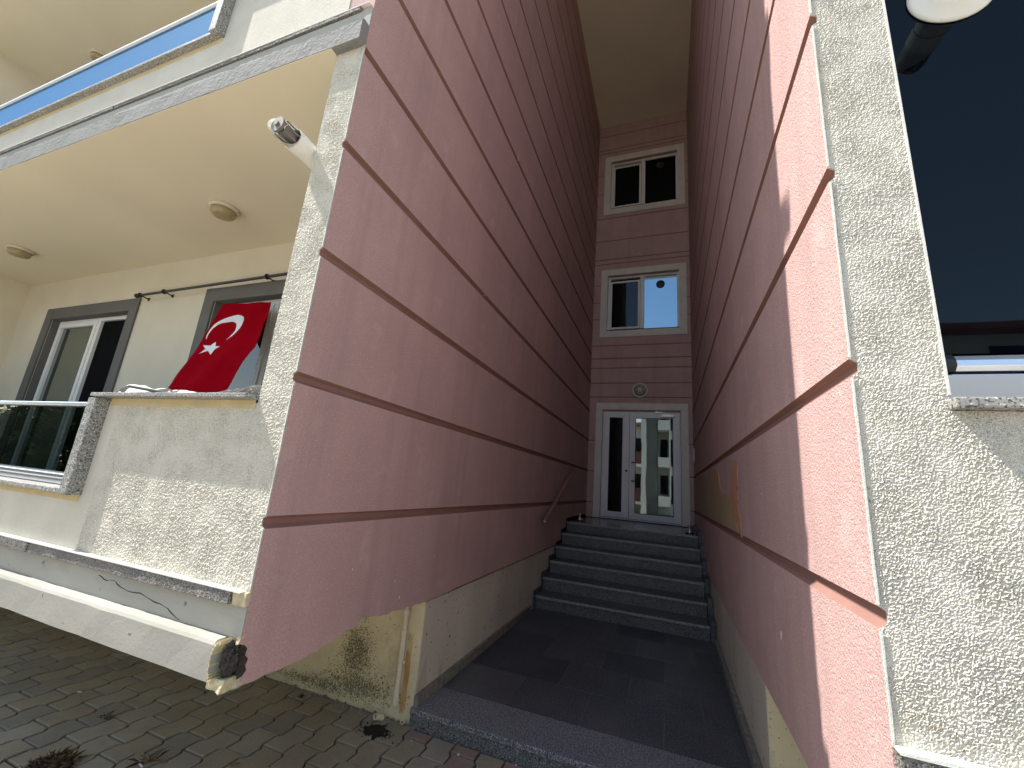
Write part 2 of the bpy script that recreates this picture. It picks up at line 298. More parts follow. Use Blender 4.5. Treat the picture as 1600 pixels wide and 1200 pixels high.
# interlocking pavers, each a bevelled top over dark joint sand
def wig(y):
    P = 0.215; t = (y / P) % 1.0; A = 0.0115
    if t < .38: return -A
    if t < .50: return -A + 2 * A * (t - .38) / .12
    if t < .88: return A
    return A - 2 * A * (t - .88) / .12
bm = bmesh.new(); rnd = random.Random(3)
PW, PL, g = 0.155, 0.215, 0.0055
for ci in range(-46, 17):
    x0 = -0.612 + ci * PW
    for rj in range(-10, 11):
        y0 = rj * PL + (0.107 if ci % 2 else 0.0) + 1.022 - 5 * PL + 0.0
        if y0 > 1.62 or y0 + PL < -1.4: continue
        if x0 + PW / 2 > -0.06 and y0 + PL > 1.30:
            y1c = 1.318
        else: y1c = None
        ys = [0, .38 * PL, .50 * PL, .88 * PL, PL]; ys = [min(max(q, g), PL - g) for q in ys]
        ph = 0.0
        L_ = [(x0 + wig(q + y0 - 1.022) + g, y0 + q) for q in ys]
        R_ = [(x0 + PW + wig(q + y0 - 1.022) - g, y0 + q) for q in reversed(ys)]
        # extra points at the jogs of this column
        pts = []
        for q in [g] + [k * PL / 24 for k in range(1, 24)] + [PL - g]: pts.append((x0 + wig(q + y0 - 1.022) + g, y0 + q))
        for q in reversed([g] + [k * PL / 24 for k in range(1, 24)] + [PL - g]): pts.append((x0 + PW + wig(q + y0 - 1.022) - g, y0 + q))
        if y1c is not None:
            if y0 > y1c - .02: continue
            pts = [(a, min(b, y1c)) for a, b in pts]
        dz = rnd.uniform(-.0022, .0022); tx, ty = rnd.uniform(-.012, .012), rnd.uniform(-.012, .012)
        cxm, cym = x0 + PW / 2, y0 + PL / 2
        red = (x0 > -0.10 and rnd.random() < .5) or (x0 > .1 and rnd.random() < .6)
        mi = 3 if red else rnd.choice([0, 0, 1, 1, 2])
        n = len(pts)
        chip = rnd.random() < .12
        def zz(px, py, base): return base + dz + tx * (px - cxm) + ty * (py - cym)
        low = [bm.verts.new((a, b, -.03)) for a, b in pts]
        mid = [bm.verts.new((a, b, zz(a, b, -.0045))) for a, b in pts]
        top = []
        for a, b in pts:
            k = .955 if not chip else .945
            qa, qb = cxm + (a - cxm) * k, cym + (b - cym) * (k + .008)
            qb = min(qb, (y1c - .004) if y1c else qb)
            top.append(bm.verts.new((qa, qb, zz(qa, qb, 0.0))))
        for i in range(n):
            j = (i + 1) % n
            f = bm.faces.new((low[j], low[i], mid[i], mid[j])); f.material_index = mi
            f = bm.faces.new((mid[j], mid[i], top[i], top[j])); f.material_index = mi
        f = bm.faces.new(list(reversed(top))); f.material_index = mi
jb = [bm.verts.new(p) for p in ((-9, -3.0, -.014), (6, -3.0, -.014), (6, 1.36, -.014), (-9, 1.36, -.014))]
f = bm.faces.new(jb); f.material_index = 4
bmesh.ops.recalc_face_normals(bm, faces=bm.faces)
tag(obj('pavement', bm, PAVE + [JOINT]), 'interlocking concrete block pavement', kind='structure')
tag(obj('pavement', BX(-60, 60, -5.85, -1.55, -.029, -.002), CONC), 'pale concrete footpath strip beside the street', kind='structure')

# ---------------------------------------------------------------- building
B = thing('apartment_building', 'pink and cream apartment building with a tall narrow entrance recess', 'building', (0, 0, 0))

def side_wall(sgn, xf, xb, ztop, zbot_pts, label):
    """pink wall with recessed horizontal grooves; face at x=xf, body to x=xb (behind)"""
    d = (1 if xb > xf else -1) * 0.019
    bm = bmesh.new()
    zlo = GRV[0] - .024
    prof = [(xf, zlo)]; mi = []
    for gz in GRV:
        prof += [(xf + d, gz - .010), (xf + d, gz + .012), (xf, gz + .024)] if gz is GRV[0] else [(xf, gz - .024), (xf + d, gz - .010), (xf + d, gz + .012), (xf, gz + .024)]
    prof.append((xf, ztop))
    ny = 28; ys = [0.0] + [0.04 + (YB - 0.04) * i / ny for i in range(ny + 1)]
    rows = [[bm.verts.new((p[0], y, p[1])) for p in prof] for y in ys]
    for a in range(len(ys) - 1):
        for k in range(len(prof) - 1):
            f = bm.faces.new((rows[a][k], rows[a + 1][k], rows[a + 1][k + 1], rows[a][k + 1]))
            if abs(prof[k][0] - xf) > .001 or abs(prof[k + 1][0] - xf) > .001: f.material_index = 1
    # front end face and back
    bk0 = bm.verts.new((xb, 0, zlo)); bk1 = bm.verts.new((xb, 0, ztop))
    f = bm.faces.new(rows[0] + [bk1, bk0])
    bmesh.ops.recalc_face_normals(bm, faces=bm.faces)
    # lowest panel with its broken lower edge
    prism(bm, [(0.0, zlo)] + zbot_pts + [(YB, zlo)], 'x', xf, xb, 0)
    return obj('passage_wall', bm, [PINK, GROOVE], B, label)
bl = [(0.0, .845), (.018, .838), (.034, .822), (.030, .80), (.046, .785), (.040, .765), (.048, .745), (.030, .725), (.020, .702), (.03, .698)] + ragged((.06, .697), (.338, .697), 8, .003, 1) + \
     ragged((.345, .697), (.66, .742), 22, .006, 2) + [(.67, .756), (.685, .772), (.70, .768), (.712, .775), (.73, .756), (.75, .757), (.78, .751), (.81, .743)] + ragged((.82, .742), (1.22, .716), 24, .005, 4) + [(1.30, .714), (YB, .712)]
side_wall(1, 0.0, -0.18, ZT, bl, 'shaded pink passage wall on the left with grooves')
br = ragged((0.0, .64), (1.3, .64), 12, .003, 6) + [(YB, .63)]
br[0] = (0.0, .64)
side_wall(-1, W, W + 0.18, ZT, br, 'pink passage wall on the right with a sunlit front strip')

# back wall with openings
OPEN = [(0.265, 1.705, 1.0, 3.055), (0.29, 1.72, 4.75, 6.01), (0.29, 1.72, 7.68, 8.93)]
bm = bmesh.new()
glev = sorted([z for z in (1.272, 1.862, 2.452, 3.33, 3.62, 3.935, 4.14, 4.42, 5.02, 5.40, 5.80, 6.30, 6.41, 6.87, 7.44, 8.1, 8.6, 9.19, 9.29, 9.68)])
def back_slab(z0, z1, y, mi):
    segs = [(0.0, W)]
    for ox0, ox1, oz0, oz1 in OPEN:
        if z1 > oz0 + .001 and z0 < oz1 - .001: segs = [(0.0, ox0), (ox1, W)]
    for a, b in segs: box(bm, a, b, y, YB + .25, z0, z1, mi=mi)
cuts = set()
for z in glev: cuts |= {z - .010, z + .010}
for o_ in OPEN: cuts |= {o_[2], o_[3]}
cuts |= {1.0, ZT}
cuts = sorted(cuts)
for a, b in zip(cuts[:-1], cuts[1:]):
    mid = (a + b) / 2; isg = any(abs(mid - z) < .0105 for z in glev)
    back_slab(a, b, YB + (.014 if isg else 0), 1 if isg else 0)
obj('back_wall', bm, [PINK, GROOVE], B, 'shaded pink end wall of the entrance recess')
obj('passage_ceiling', BX(-.18, W + .18, -.60, YB + .25, ZT, ZT + .25), SOFF, B, 'beige flat ceiling high above the entrance recess')

# windows in the end wall
def stair_window(x0, x1, z0, z1, label, dark):
    wn = thing('window', label, None, (0, 0, 0)); del_cat(wn); wn.parent = B
    bm = bmesh.new(); ring(bm, x0 - .14, x1 + .13, z0 - .15, z1 + .14, .14, YB - .020, YB - .0005, bev=.004)
    obj('surround', bm, DIRTW, wn)
    bm = bmesh.new(); ring(bm, x0, x1, z0, z1, .045, YB + .07, YB + .13, bev=.003)
    xm = x0 + (x1 - x0) * .49
    box(bm, xm - .035, xm + .045, YB + .068, YB + .132, z0 + .044, z1 - .044, .003)
    obj('window_frame', bm, WPVC, wn)
    bm = bmesh.new(); ring(bm, x0 + .05, xm - .04, z0 + .048, z1 - .12, .04, YB + .045, YB + .066, bev=.003)
    obj('sash', bm, WPVC, wn)
    bm = BX(x0 + .09, xm - .08, YB + .060, YB + .064, z0 + .09, z1 - .16); obj('pane', bm, GLASSD, wn)
    bm = BX(xm + .046, x1 - .046, YB + .10, YB + .104, z0 + .046, z1 - .046); obj('pane', bm, GLASSD if dark else GLASSM, wn)
    obj('reveal', BX(x0 + .001, x1 - .001, YB + .131, YB + .2, z0 + .001, z1 - .001), DARKIN, wn)
    bm = BX(x0 - .02, x1 + .01, YB + .001, YB + .05, z0 - .002, z0 + .018, .003); obj('window_sill', bm, BLACKM, wn)
    xv = xm + (x1 - xm) * .50; zv = z1 - .24
    bm = bmesh.new(); lathe(bm, [(.078, 0), (.085, .012), (.07, .024), (.045, .018), (.02, .03), (.001, .03)], (xv, YB + .099, zv), 'y', 28, -1)
    obj('air_vent', bm, BLACKM, wn, smooth=True)
    return wn
def del_cat(o):
    if 'category' in o: del o['category']
stair_window(*(.29, 1.72), 4.75, 6.01, 'lower stairwell window, its right pane reflecting blue sky', False)
stair_window(*(.29, 1.72), 7.68, 8.93, 'upper stairwell window with dark panes just below the ceiling', True)

# entrance door (part of the building)
D = thing('entrance_door', 'white aluminium double entrance door with glass panes', None); D.parent = B
bm = bmesh.new(); ring(bm, .135, 1.84, 1.0, 3.205, .13, YB - .03, YB - .0006, wb=0, bev=.004)
obj('surround', bm, DIRTW, D)
bm = bmesh.new(); ring(bm, .268, 1.702, 1.002, 3.05, .028, YB + .04, YB + .10, wb=.02, bev=.002)
obj('door_frame', bm, WALU, D)
def leaf(x0, x1, gx0, gx1, nm):
    bm = bmesh.new(); y0, y1 = YB + .02, YB + .066
    z0, z1 = 1.03, 3.02; gz0, gz1 = 1.135, 2.925
    box(bm, x0, gx0, y0, y1, z0, z1, .004); box(bm, gx1, x1, y0, y1, z0, z1, .004)
    box(bm, gx0, gx1, y0 + .0006, y1 - .0006, gz1, z1 - .0005, .004); box(bm, gx0, gx1, y0 + .0006, y1 - .0006, z0 + .0005, gz0, .004)
    bead = bmesh.new()
    o = obj('door_leaf', bm, WALU, D, nm)
    obj('pane', BX(gx0 - .001, gx1 + .001, y0 + .022, y0 + .028, gz0 - .001, gz1 + .001), GLASSE if gx0 > .8 else GLASSD, D)
    ring(bead, gx0 + .0005, gx1 - .0005, gz0 + .0005, gz1 - .0005, .010, y0 + .010, y0 + .021)
    obj('glazing_bead', bead, BLACKM, D)
leaf(.297, .782, .40, .655, 'narrow left door leaf with a dark pane'); leaf(.788, 1.674, .892, 1.572, 'wide right door leaf reflecting the street')
obj('reveal', BX(.27, 1.70, YB + .101, YB + .2, 1.0, 3.05), DARKIN, D)
for zc in (2.06, 1.72):
    bm = bmesh.new(); tube(bm, (.845, YB + .02, zc), (.845, YB - .02, zc), .016, 14); tube(bm, (.835, YB - .022, zc), (.905, YB - .022, zc), .010, 12)
    obj('handle', bm, BLACKM, D, smooth=False)
bm = bmesh.new(); tube(bm, (.735, YB + .021, 1.90), (.735, YB + .012, 1.90), .022, 20); obj('door_lock', bm, BLACKM, D)
bm = BX(1.36, 1.60, YB - .02, YB + .019, 2.945, 3.0, .006); box(bm, 1.25, 1.40, YB - .012, YB - .004, 3.025, 3.045); box(bm, 1.28, 1.29, YB - .03, YB - .012, 3.0, 3.07)
obj('door_closer', bm, CHROME, D)
for zc in (1.25, 2.05, 2.85):
    for xc in (.292, 1.680):
        bm = bmesh.new(); tube(bm, (xc, YB + .012, zc - .06), (xc, YB + .012, zc + .06), .010, 10); obj('hinge', bm, WALU, D)
# base of the end wall around the door, below the landing level
obj('intercom', BX(W - .014, W - .001, 6.62, 6.72, 2.12, 2.34, .003), WPVC, B, 'narrow white intercom panel beside the door')

# plinth under the pink walls and under the balcony overhang
def grid_box_front(x0, x1, z0, z1, y): pass
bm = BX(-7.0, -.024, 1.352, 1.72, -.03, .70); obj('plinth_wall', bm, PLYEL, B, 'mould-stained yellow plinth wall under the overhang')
bm = BX(-.40, -.020, 1.358, YB, 0, .695); bmesh.ops.delete(bm, geom=[], context='VERTS')
obj('plinth_wall', bm, PLGREY, B, 'grey cream plinth of the left passage wall')
obj('plinth_wall', BX(W + .016, W + .40, 1.46, YB, 0, .635), PLGREY, B, 'grey cream plinth of the right passage wall')
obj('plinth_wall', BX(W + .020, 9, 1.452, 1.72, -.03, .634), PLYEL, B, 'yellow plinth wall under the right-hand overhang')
obj('overhang_soffit', BX(-7.0, -.181, .0, YI + .3, .735, .95), SOFF, B); 
obj('overhang_soffit', BX(W + .181, 9, .02, YI + .3, .66, .95), SOFF, B)
# stains as thin irregular skins on the yellow plinth
def blot(name, cx_, cz_, rx, rz, y, m, seed, nsp=1, parent=B, label=None, streak=False):
    rnd = random.Random(seed); bm = bmesh.new()
    for k in range(nsp):
        if nsp == 1: px, pz, sx, sz = cx_, cz_, rx, rz
        else:
            px = rnd.gauss(cx_, rx * .5); pz = rnd.gauss(cz_, rz * .5); q = rnd.uniform(.0012, .0048); sx = sz = q
            if streak: sx, sz = rnd.uniform(.0015, .0045), rnd.uniform(.012, .045); px = cx_ + rnd.uniform(-1, 1) * rx; pz = cz_ + rnd.uniform(-1, 1) * rz
        n = 26 if nsp == 1 else 7; vs_ = []
        for i in range(n):
            a = 2 * math.pi * i / n; rr = 1 + rnd.uniform(-.28, .28)
            vs_.append(bm.verts.new((px + sx * rr * math.cos(a), y - k * 1e-6, pz + sz * rr * math.sin(a))))
        bm.faces.new(vs_)
    for f in bm.faces:
        f.normal_update()
        if f.normal.y > 0: f.normal_flip()
    o = obj(name, bm, m, parent, label); o['kind'] = 'stuff'; return o
blot('mould', -.50, .30, .13, .17, 1.3505, MOLD, 5, 1700)
blot('mould', -.45, .12, .30, .07, 1.3508, MOLD, 8, 1300)
blot('mould', -.80, .06, .40, .04, 1.3506, MOLD, 12, 900)
blot('rust_stain', -.100, .27, .017, .20, 1.3507, RUST, 3, 420, streak=True)
blot('rust_stain', -.168, .33, .008, .15, 1.3507, RUST, 6, 120, streak=True)

# mortar skirting where walls meet the landing
obj('skirting', (lambda b_: (jit(b_, .004, 9), b_)[1])(BX(-.019, .004, 1.345, 3.72, .085, .165, .004)), CEMENT, B)
obj('skirting', BX(W - .022, W + .015, 1.345, 3.72, .085, .165, .004), CEMENT, B)

# ---- facade: left
def edge_strip(xa, xb, z0, z1, side, lab=None):
    """narrow plaster corner bead with notches at each groove. side=+1: notched edge is xb"""
    bm = bmesh.new(); e, o_ = (xb, xa) if side > 0 else (xa, xb); d = -.0175 * side
    pts = [(o_, z0), (e, z0)]
    for gz in GRV:
        if z0 + .03 < gz < z1 - .03: pts += [(e, gz - .026), (e + d, gz - .012), (e + d, gz + .014), (e, gz + .026)]
    pts += [(e, z1), (o_, z1)]
    prism(bm, pts, 'y', -.0029, -.0006); return bm
def bead_line(xa, xb, z0, z1):
    lv = [z0] + [q for gz in GRV if z0 < gz < z1 for q in (gz - .027, gz + .027)] + [z1]; bm = bmesh.new()
    for a, b in zip(lv[0::2], lv[1::2]):
        n = max(2, int((b - a) / .02)); prv = None
        rows = [[bm.verts.new((x + noise.noise(Vector((x * 90, 3, a + (b - a) * i / n)) * 14) * .0012, y, a + (b - a) * i / n)) for x, y in ((xa, -.0051), (xa, -.0078), (xb, -.0078), (xb, -.0051))] for i in range(n + 1)]
        for i in range(n):
            for q in range(3): bm.faces.new((rows[i][q], rows[i][q + 1], rows[i + 1][q + 1], rows[i + 1][q]))
    bmesh.ops.recalc_face_normals(bm, faces=bm.faces)
    o = obj('corner_bead', bm, BEAD, B); o['kind'] = 'stuff'; return o
def facade_left(k):
    z = FH * k
    top = 3.68 + FH * (k)
    cor = (.725 if k == 0 else .725 + z, .86 + z)
    lab = ['ground floor', 'first floor', 'second floor'][k]
    # pillar
    dense = k == 0
    zt = 3.66 + z
    if dense:
        bm = bmesh.new(); grid_xz(bm, -.186, -.0035, 1.745, 3.66, -.003, .0035, 0.0); grid_xz(bm, -1.16, -.0035, 1.02, 1.745, -.003, .0035, 0.0)
        obj('stucco_face', bm, STUCL, B, 'rough cream stucco of the balcony parapet and corner pillar')
        obj('corner_pillar', BX(-.1795, -.0205, .012, .20, 1.745, zt + .02), STUC, B)
        obj('corner_strip', edge_strip(-.0195, 0.0, 1.02, 3.66, 1), STUC, B); bead_line(-.0045, -.0002, 1.03, 3.65)
        bm = BX(-.186, -.181, -.0025, YI, 1.745, SOF); obj('balcony_side_wall', bm, SMOOTH, B)
    else:
        obj('corner_pillar', BX(-.186, -.001, -.003, .20, 1.745 + z, zt), STUC, B)
        obj('balcony_side_wall', BX(-.186, -.181, .2005, YI, 1.745 + z, SOF + z), SMOOTH, B)
    # parapet: high part at the pillar, low part under the glass
    cw = -1.255
    if dense: obj('parapet', BX(cw, -.02, .004, .18, .95, 1.745), STUC, B)
    else: obj('parapet', BX(cw, -.182, -.003, .18, 1.02 + z, 1.745 + z), STUC, B)
    obj('parapet', BX(-6.95, cw - .0005, -.003, .18, 1.02 + z, 1.265 + z), STUC, B)
    if dense:
        obj('parapet', BX(cw, -1.16, -.003, .0035, 1.02, 1.745), STUC, B)
    obj('paint_stain', BX(-1.24, -.20, -.0055, -.0032, 1.720 + z, 1.7575 + z), STAIN, B)
    obj('paint_stain', BX(-6.9, -1.27, -.0055, -.0032, 1.235 + z, 1.272 + z), STAIN, B)
    # copings
    bm = BX(-1.315, -.188, -.066, .21, 1.758 + z, 1.778 + z, .004); obj('coping', bm, GRAN, B)
    bm = BX(-1.325, -1.258, -.064, .21, 1.268 + z, 1.7515 + z, .004); obj('coping', bm, GRAN, B)
    bm = BX(-6.95, -1.326, -.045, .21, 1.268 + z, 1.292 + z, .004); obj('coping', bm, GRAN, B)
    # granite ledge, band, cornice
    rnd = random.Random(11 + k)
    bm = bmesh.new(); x = -6.95
    while x < -.13:
        L_ = rnd.uniform(.5, .9); x1 = min(x + L_, -.075)
        if x1 - x < .1: break
        box(bm, x, x1 - .003, -.028 + (.012 if k else 0) + rnd.uniform(-.003, .003), .02, (.972 if k == 0 else .992) + z, 1.018 + z, .002, 0); x = x1
    bmesh.ops.subdivide_edges(bm, edges=[e for e in bm.edges if e.calc_length() > .3], cuts=24); jit(bm, .003, 25, (0, 1, 1))
    obj('granite_ledge', bm, GRANB, B)
    obj('lit_ledge_top', BX(-6.95, -.02, -.031 if k == 0 else -.018, .01, 1.0185 + z, 1.0235 + z), BEAD, B)  # pale strip paints a sunlit top onto the darker granite ledge
    obj('plaster_band', BX(-6.95, -.0005, -.006 if k else -.005, .15, .862 + z, (.970 if k == 0 else .985) + z), GREYR, B)
    if k == 0:
        bm = BX(-.074, -.0008, -.016, .02, .9705, 1.020, .004); bmesh.ops.subdivide_edges(bm, edges=bm.edges[:], cuts=3); jit(bm, .004, 50); obj('plaster_patch', bm, PLCREAM, B)
    bm = bmesh.new()
    endx = -.068 if k == 0 else -.002
    xs = [-6.95 + (endx + 6.95) * i / 60 for i in range(61)]
    prof = [(-.050, .727 + z), (-.052, .845 + z), (-.046, .856 + z), (-.0405, .861 + z), (.12, .861 + z), (.12, .73 + z)]
    rows = [[bm.verts.new((x, p[0], p[1])) for p in prof] for x in xs]
    for a in range(60):
        for q in range(6): bm.faces.new((rows[a][q], rows[a + 1][q], rows[a + 1][(q + 1) % 6], rows[a][(q + 1) % 6]))
    bm.faces.new(rows[0]); bm.faces.new(list(reversed(rows[-1]))); bmesh.ops.recalc_face_normals(bm, faces=bm.faces)
    jit(bm, .0025, 7, (0, 1, 1))
    obj('cornice', bm, BEAM if k else GREYR, B, None)
    # slab soffit over this balcony and inner wall
    obj('balcony_ceiling', BX(-6.95, -.1875, -.046, YI + .2, SOF + z, SOF + .2 + z - .12), SOFF, B)
    obj('balcony_floor', BX(-6.95, -.187, .18, YI + .2, .90 + z, .95 + z), GREYR, B)
    if k: obj('slab_end', BX(-.18, -.002, .02, .2, .735 + z, 1.02 + z), SMOOTH, B)
    ops = [(-6.04, -4.38, .95, 3.09), (-2.94, -1.30, .95, 3.09)]
    bm = bmesh.new(); xx = -6.95
    for a, b, c_, d_ in ops:
        box(bm, xx, a, YI, YI + .2, .95 + z, SOF + z); box(bm, a, b, YI, YI + .2, d_ + z, SOF + z); xx = b
    box(bm, xx, -.187, YI, YI + .2, .95 + z, SOF + z)
    obj('inner_wall', bm, SMOOTH, B, None)
    obj('balcony_side_wall', BX(-7.1, -6.951, 0.0, YI + .2, .95 + z, SOF + z), SMOOTH, B)
    for wi, (a, b, c_, d_) in enumerate(ops):
        lab2 = None
        if k == 0: lab2 = 'balcony door with a pale glass left sash and a black insect screen' if wi == 0 else 'balcony window partly hidden behind the red flag'
        wn = thing('window', lab2, None); wn.parent = B
        bm = bmesh.new(); ring(bm, a - .155, b + .145, .952 + z, d_ + .14 + z, .15, YI - .022, YI - .0005, wb=0, bev=.003)
        obj('surround', bm, DKSUR, wn)
        bm = BX(a - .004, a + .006, YI + .0005, YI + .14, .951 + z, d_ + z); box(bm, b - .006, b + .004, YI + .0005, YI + .14, .951 + z, d_ + z); box(bm, a + .006, b - .006, YI + .0005, YI + .14, d_ - .006 + z, d_ + .004 + z)
        obj('reveal', bm, DKSUR, wn)
        xm = a + (b - a) * .56 if wi == 0 else -2.125
        bm = bmesh.new(); ring(bm, a + .01, b - .01, .953 + z, d_ - .012 + z, .045, YI + .07, YI + .125, bev=.003); box(bm, xm - .03, xm + .03, YI + .066, YI + .126, .99 + z, d_ - .05 + z, .003)
        ring(bm, a + .06, xm - .032, .995 + z, d_ - .06 + z, .05, YI + .055, YI + .10, bev=.003)
        obj('window_frame', bm, WPVC, wn)
        obj('pane', BX(a + .105, xm - .08, YI + .085, YI + .089, 1.04 + z, d_ - .105 + z), GLASSB if wi == 0 else (SCREEN if k else GLASSR), wn)
        obj('insect_screen' if wi == 0 else 'pane', BX(xm + .031, b - .056, YI + .098, YI + .10, 1.0 + z, d_ - .06 + z), SCREEN if wi == 0 else GLASSR, wn)
        if wi == 1 and k == 0:
            bm = bmesh.new()
            for c0, c1 in ((-2.46, -2.20), (-2.03, -1.80)):
                n = 60; va = [bm.verts.new((c0 + (c1 - c0) * i / n + .01 * math.sin(i), YI + .125 + .010 * math.sin(i * .9), 1.0)) for i in range(n + 1)]; vb = [bm.verts.new((c0 + (c1 - c0) * i / n, YI + .125 + .010 * math.sin(i * .9), 2.85)) for i in range(n + 1)]
                for i in range(n): bm.faces.new((va[i], va[i + 1], vb[i + 1], vb[i]))
            o = obj('curtain', bm, CLOTHW, wn, smooth=True)
        obj('dark_room', BX(a, b, YI + .15, YI + .195, .951 + z, d_ + z), DARKIN, wn)
    # glass railing
    rl = thing('railing', None, None); rl.parent = B
    if k == 0: rl['label'] = 'low glass railing with white aluminium rails'
    elif k == 1: rl['label'] = 'blue glass railing of the upper balcony'
    if k == 0:
        bm = BX(-6.9, -1.33, .060, .14, 1.293 + z, 1.325 + z, .004); box(bm, -6.9, -1.33, .045, .155, 1.3255 + z, 1.352 + z, .006); obj('bottom_rail', bm, ALU, rl)
        bm = BX(-6.9, -1.31, .070, .13, 1.728 + z, 1.752 + z, .006); obj('top_rail', bm, ALU, rl)
        obj('glass_panel', BX(-6.9, -1.33, .096, .104, 1.353 + z, 1.727 + z), GLASSR, rl)
    else:
        obj('bottom_rail', BX(-6.9, -1.3285, .020, .08, 1.293 + z, 1.312 + z, .004), WALU, rl)
        bm = BX(-6.9, -1.31, .020, .075, 1.722 + z, 1.738 + z, .004); box(bm, -1.3285, -1.326, .02, .06, 1.313 + z, 1.72 + z); obj('top_rail', bm, WALU, rl)
        obj('glass_panel', BX(-6.9, -1.33, .036, .044, 1.313 + z, 1.7215 + z), GLASSU, rl)
for k in range(3): facade_left(k)

# upper storeys: wall above the openings' beams already present through ceilings and cornices
obj('roof_slab', BX(-7.1, -.181, -.05, 3, 3.66 + 2 * FH, 3.9 + 2 * FH), BEAM, B)

# unseen solid blocks added inside, so that no light leaks through the building
obj('light_block_core', BX(-7.05, -.19, YI + .21, 9, -.02, 3.66 + 2 * FH), DARKIN, B)
obj('light_block_core', BX(W + .19, 7, 1.73, 9, -.02, ZT + .2), DARKIN, B); obj('light_block_core', BX(W + .19, 7, .33, 1.7, .96, ZT + .2), DARKIN, B)
obj('light_block_core', BX(-.17, W + .17, YB + .26, 9, -.02, ZT + .2), DARKIN, B)
obj('roof', BX(-.18, 7.1, .0, 9, ZT + .26, ZT + .5), BEAM, B)
# hole broken out of the left lower corner
bm = bmesh.new()
bmesh.ops.create_icosphere(bm, subdivisions=4, radius=1.0)
for v in bm.verts:
    n = noise.noise(v.co * 2.3) * .35 + noise.noise(v.co * 6) * .22
    v.co *= (1 + n)
    v.co = Vector((-.030 + v.co.x * .030, -.004 + v.co.y * .026, .790 + v.co.z * .055))
obj('broken_core', bm, RUBBLE, B, 'dark hole broken out of the bottom corner')
bm = bmesh.new(); box(bm, -.0675, -.002, .012, .10, .727, .8605)
obj('broken_core', bm, RUBBLE, B)
def rim(cx_, cz_, rx, rz, wd, y0, y1, seed, a0=0, a1=360):
    rnd = random.Random(seed); bm = bmesh.new(); n = 40; ro, ri = [], []
    for i in range(n + 1):
        a = R(a0 + (a1 - a0) * i / n); q = 1 + rnd.uniform(-.12, .12); p_ = q + wd * rnd.uniform(.5, 1.6)
        ri.append((cx_ + rx * q * math.cos(a), cz_ + rz * q * math.sin(a))); ro.append((cx_ + rx * p_ * math.cos(a), cz_ + rz * p_ * math.sin(a)))
    prism(bm, ri + list(reversed(ro)), 'y', y0, y1); return bm
obj('plaster_rim', rim(-.030, .792, .043, .066, .10, -.0535, .03, 9, 95, 250), PLCREAM, B)
bm = BX(-.075, -.001, -.040, .06, .702, .735, .004); bmesh.ops.subdivide_edges(bm, edges=bm.edges[:], cuts=5); jit(bm, .012, 30); obj('plaster_rim', bm, PLCREAM, B)
bm = BX(-.016, -.001, -.008, .02, .845, .87); bmesh.ops.subdivide_edges(bm, edges=bm.edges[:], cuts=3); jit(bm, .006, 60); obj('plaster_rim', bm, PLCREAM, B)
# crack in the plaster band
cp = [(-.93, .945), (-.86, .938), (-.80, .940), (-.76, .925), (-.70, .918), (-.62, .920), (-.56, .912), (-.50, .908), (-.44, .898), (-.40, .885), (-.34, .868)]
up = []; 
rnd = random.Random(2)
for (a, b), (c_, d_) in zip(cp[:-1], cp[1:]):
    for t in (0, .33, .66): up.append((a + (c_ - a) * t, b + (d_ - b) * t + rnd.uniform(-.003, .003)))
up.append(cp[-1])
bm = bmesh.new(); prism(bm, up + [(a, b - .0022 - .0015 * math.sin(i)) for i, (a, b) in reversed(list(enumerate(up)))], 'y', -.0062, -.0045); obj('crack', bm, DARKIN, B)

# ---- facade: right
bm = bmesh.new(); grid_xz(bm, W + .0035, 2.101, 1.02, 4.2, -.003, .0028, W); grid_xz(bm, 2.101, 2.65, 1.02, 1.752, -.003, .0028)
obj('stucco_face', bm, STUCD, B, 'sunlit rough stucco pillar on the right')
obj('corner_strip', edge_strip(W, W + .0195, 1.02, 9.9, -1), STUC, B); bead_line(W + .0002, W + .0045, 1.03, 9.8)
obj('corner_pillar', BX(W + .0205, 2.1, .012, .20, 1.02, ZT), STUC, B)
obj('pillar_edge', BX(2.1003, 2.106, -.006, .10, 1.79, 3.9), BEAD, B)
obj('corner_pillar', BX(W + .02, 2.1, -.003, .011, 4.2, ZT), STUC, B)
obj('parapet', BX(2.1, 7, .006, .18, .66, 1.752), STUC, B); obj('parapet', BX(2.651, 7, -.003, .0055, 1.02, 1.752), STUC, B)
obj('paint_stain', BX(2.13, 6.9, -.0015, .004, 1.728, 1.7525), STAIN, B)
bm = BX(2.098, 7, -.034, .20, 1.7535, 1.780, .005); obj('coping', bm, GRAN, B)
bm = BX(W + .004, 7, -.031, .01, 1.0185, 1.026); bmesh.ops.subdivide_edges(bm, edges=[e for e in bm.edges if e.calc_length() > .3], cuts=60); jit(bm, .003, 30, (0, 1, 1)); obj('lit_ledge_top', bm, BEAD, B)  # crumbly pale edge, its white also painting the ledge top as sunlit
bm = BX(W + .004, 7, -.026, .02, .965, 1.018); bmesh.ops.subdivide_edges(bm, edges=[e for e in bm.edges if e.calc_length() > .3], cuts=60); jit(bm, .004, 30, (0, 1, 1)); obj('granite_ledge', bm, GRANB, B)
obj('plaster_band', BX(W + .001, 7, -.005, .15, .862, .965), GREYR, B)
obj('cornice', BX(W + .001, 7, -.05, .12, .66, .861, .006), GREYR, B)
E2 = thing('balcony_enclosure', 'dark tinted glass enclosure with aluminium rail above the right sill', None); E2.parent = B
obj('bottom_rail', BX(2.105, 7, .085, .15, 1.781, 1.866, .004), ALU, E2)
bm = bmesh.new(); prism(bm, [(.080, 1.872), (.072, 1.885), (.074, 1.900), (.085, 1.914), (.105, 1.918), (.15, 1.918), (.15, 1.872)], 'x', 2.165, 7); obj('top_rail', bm, ALU, E2)
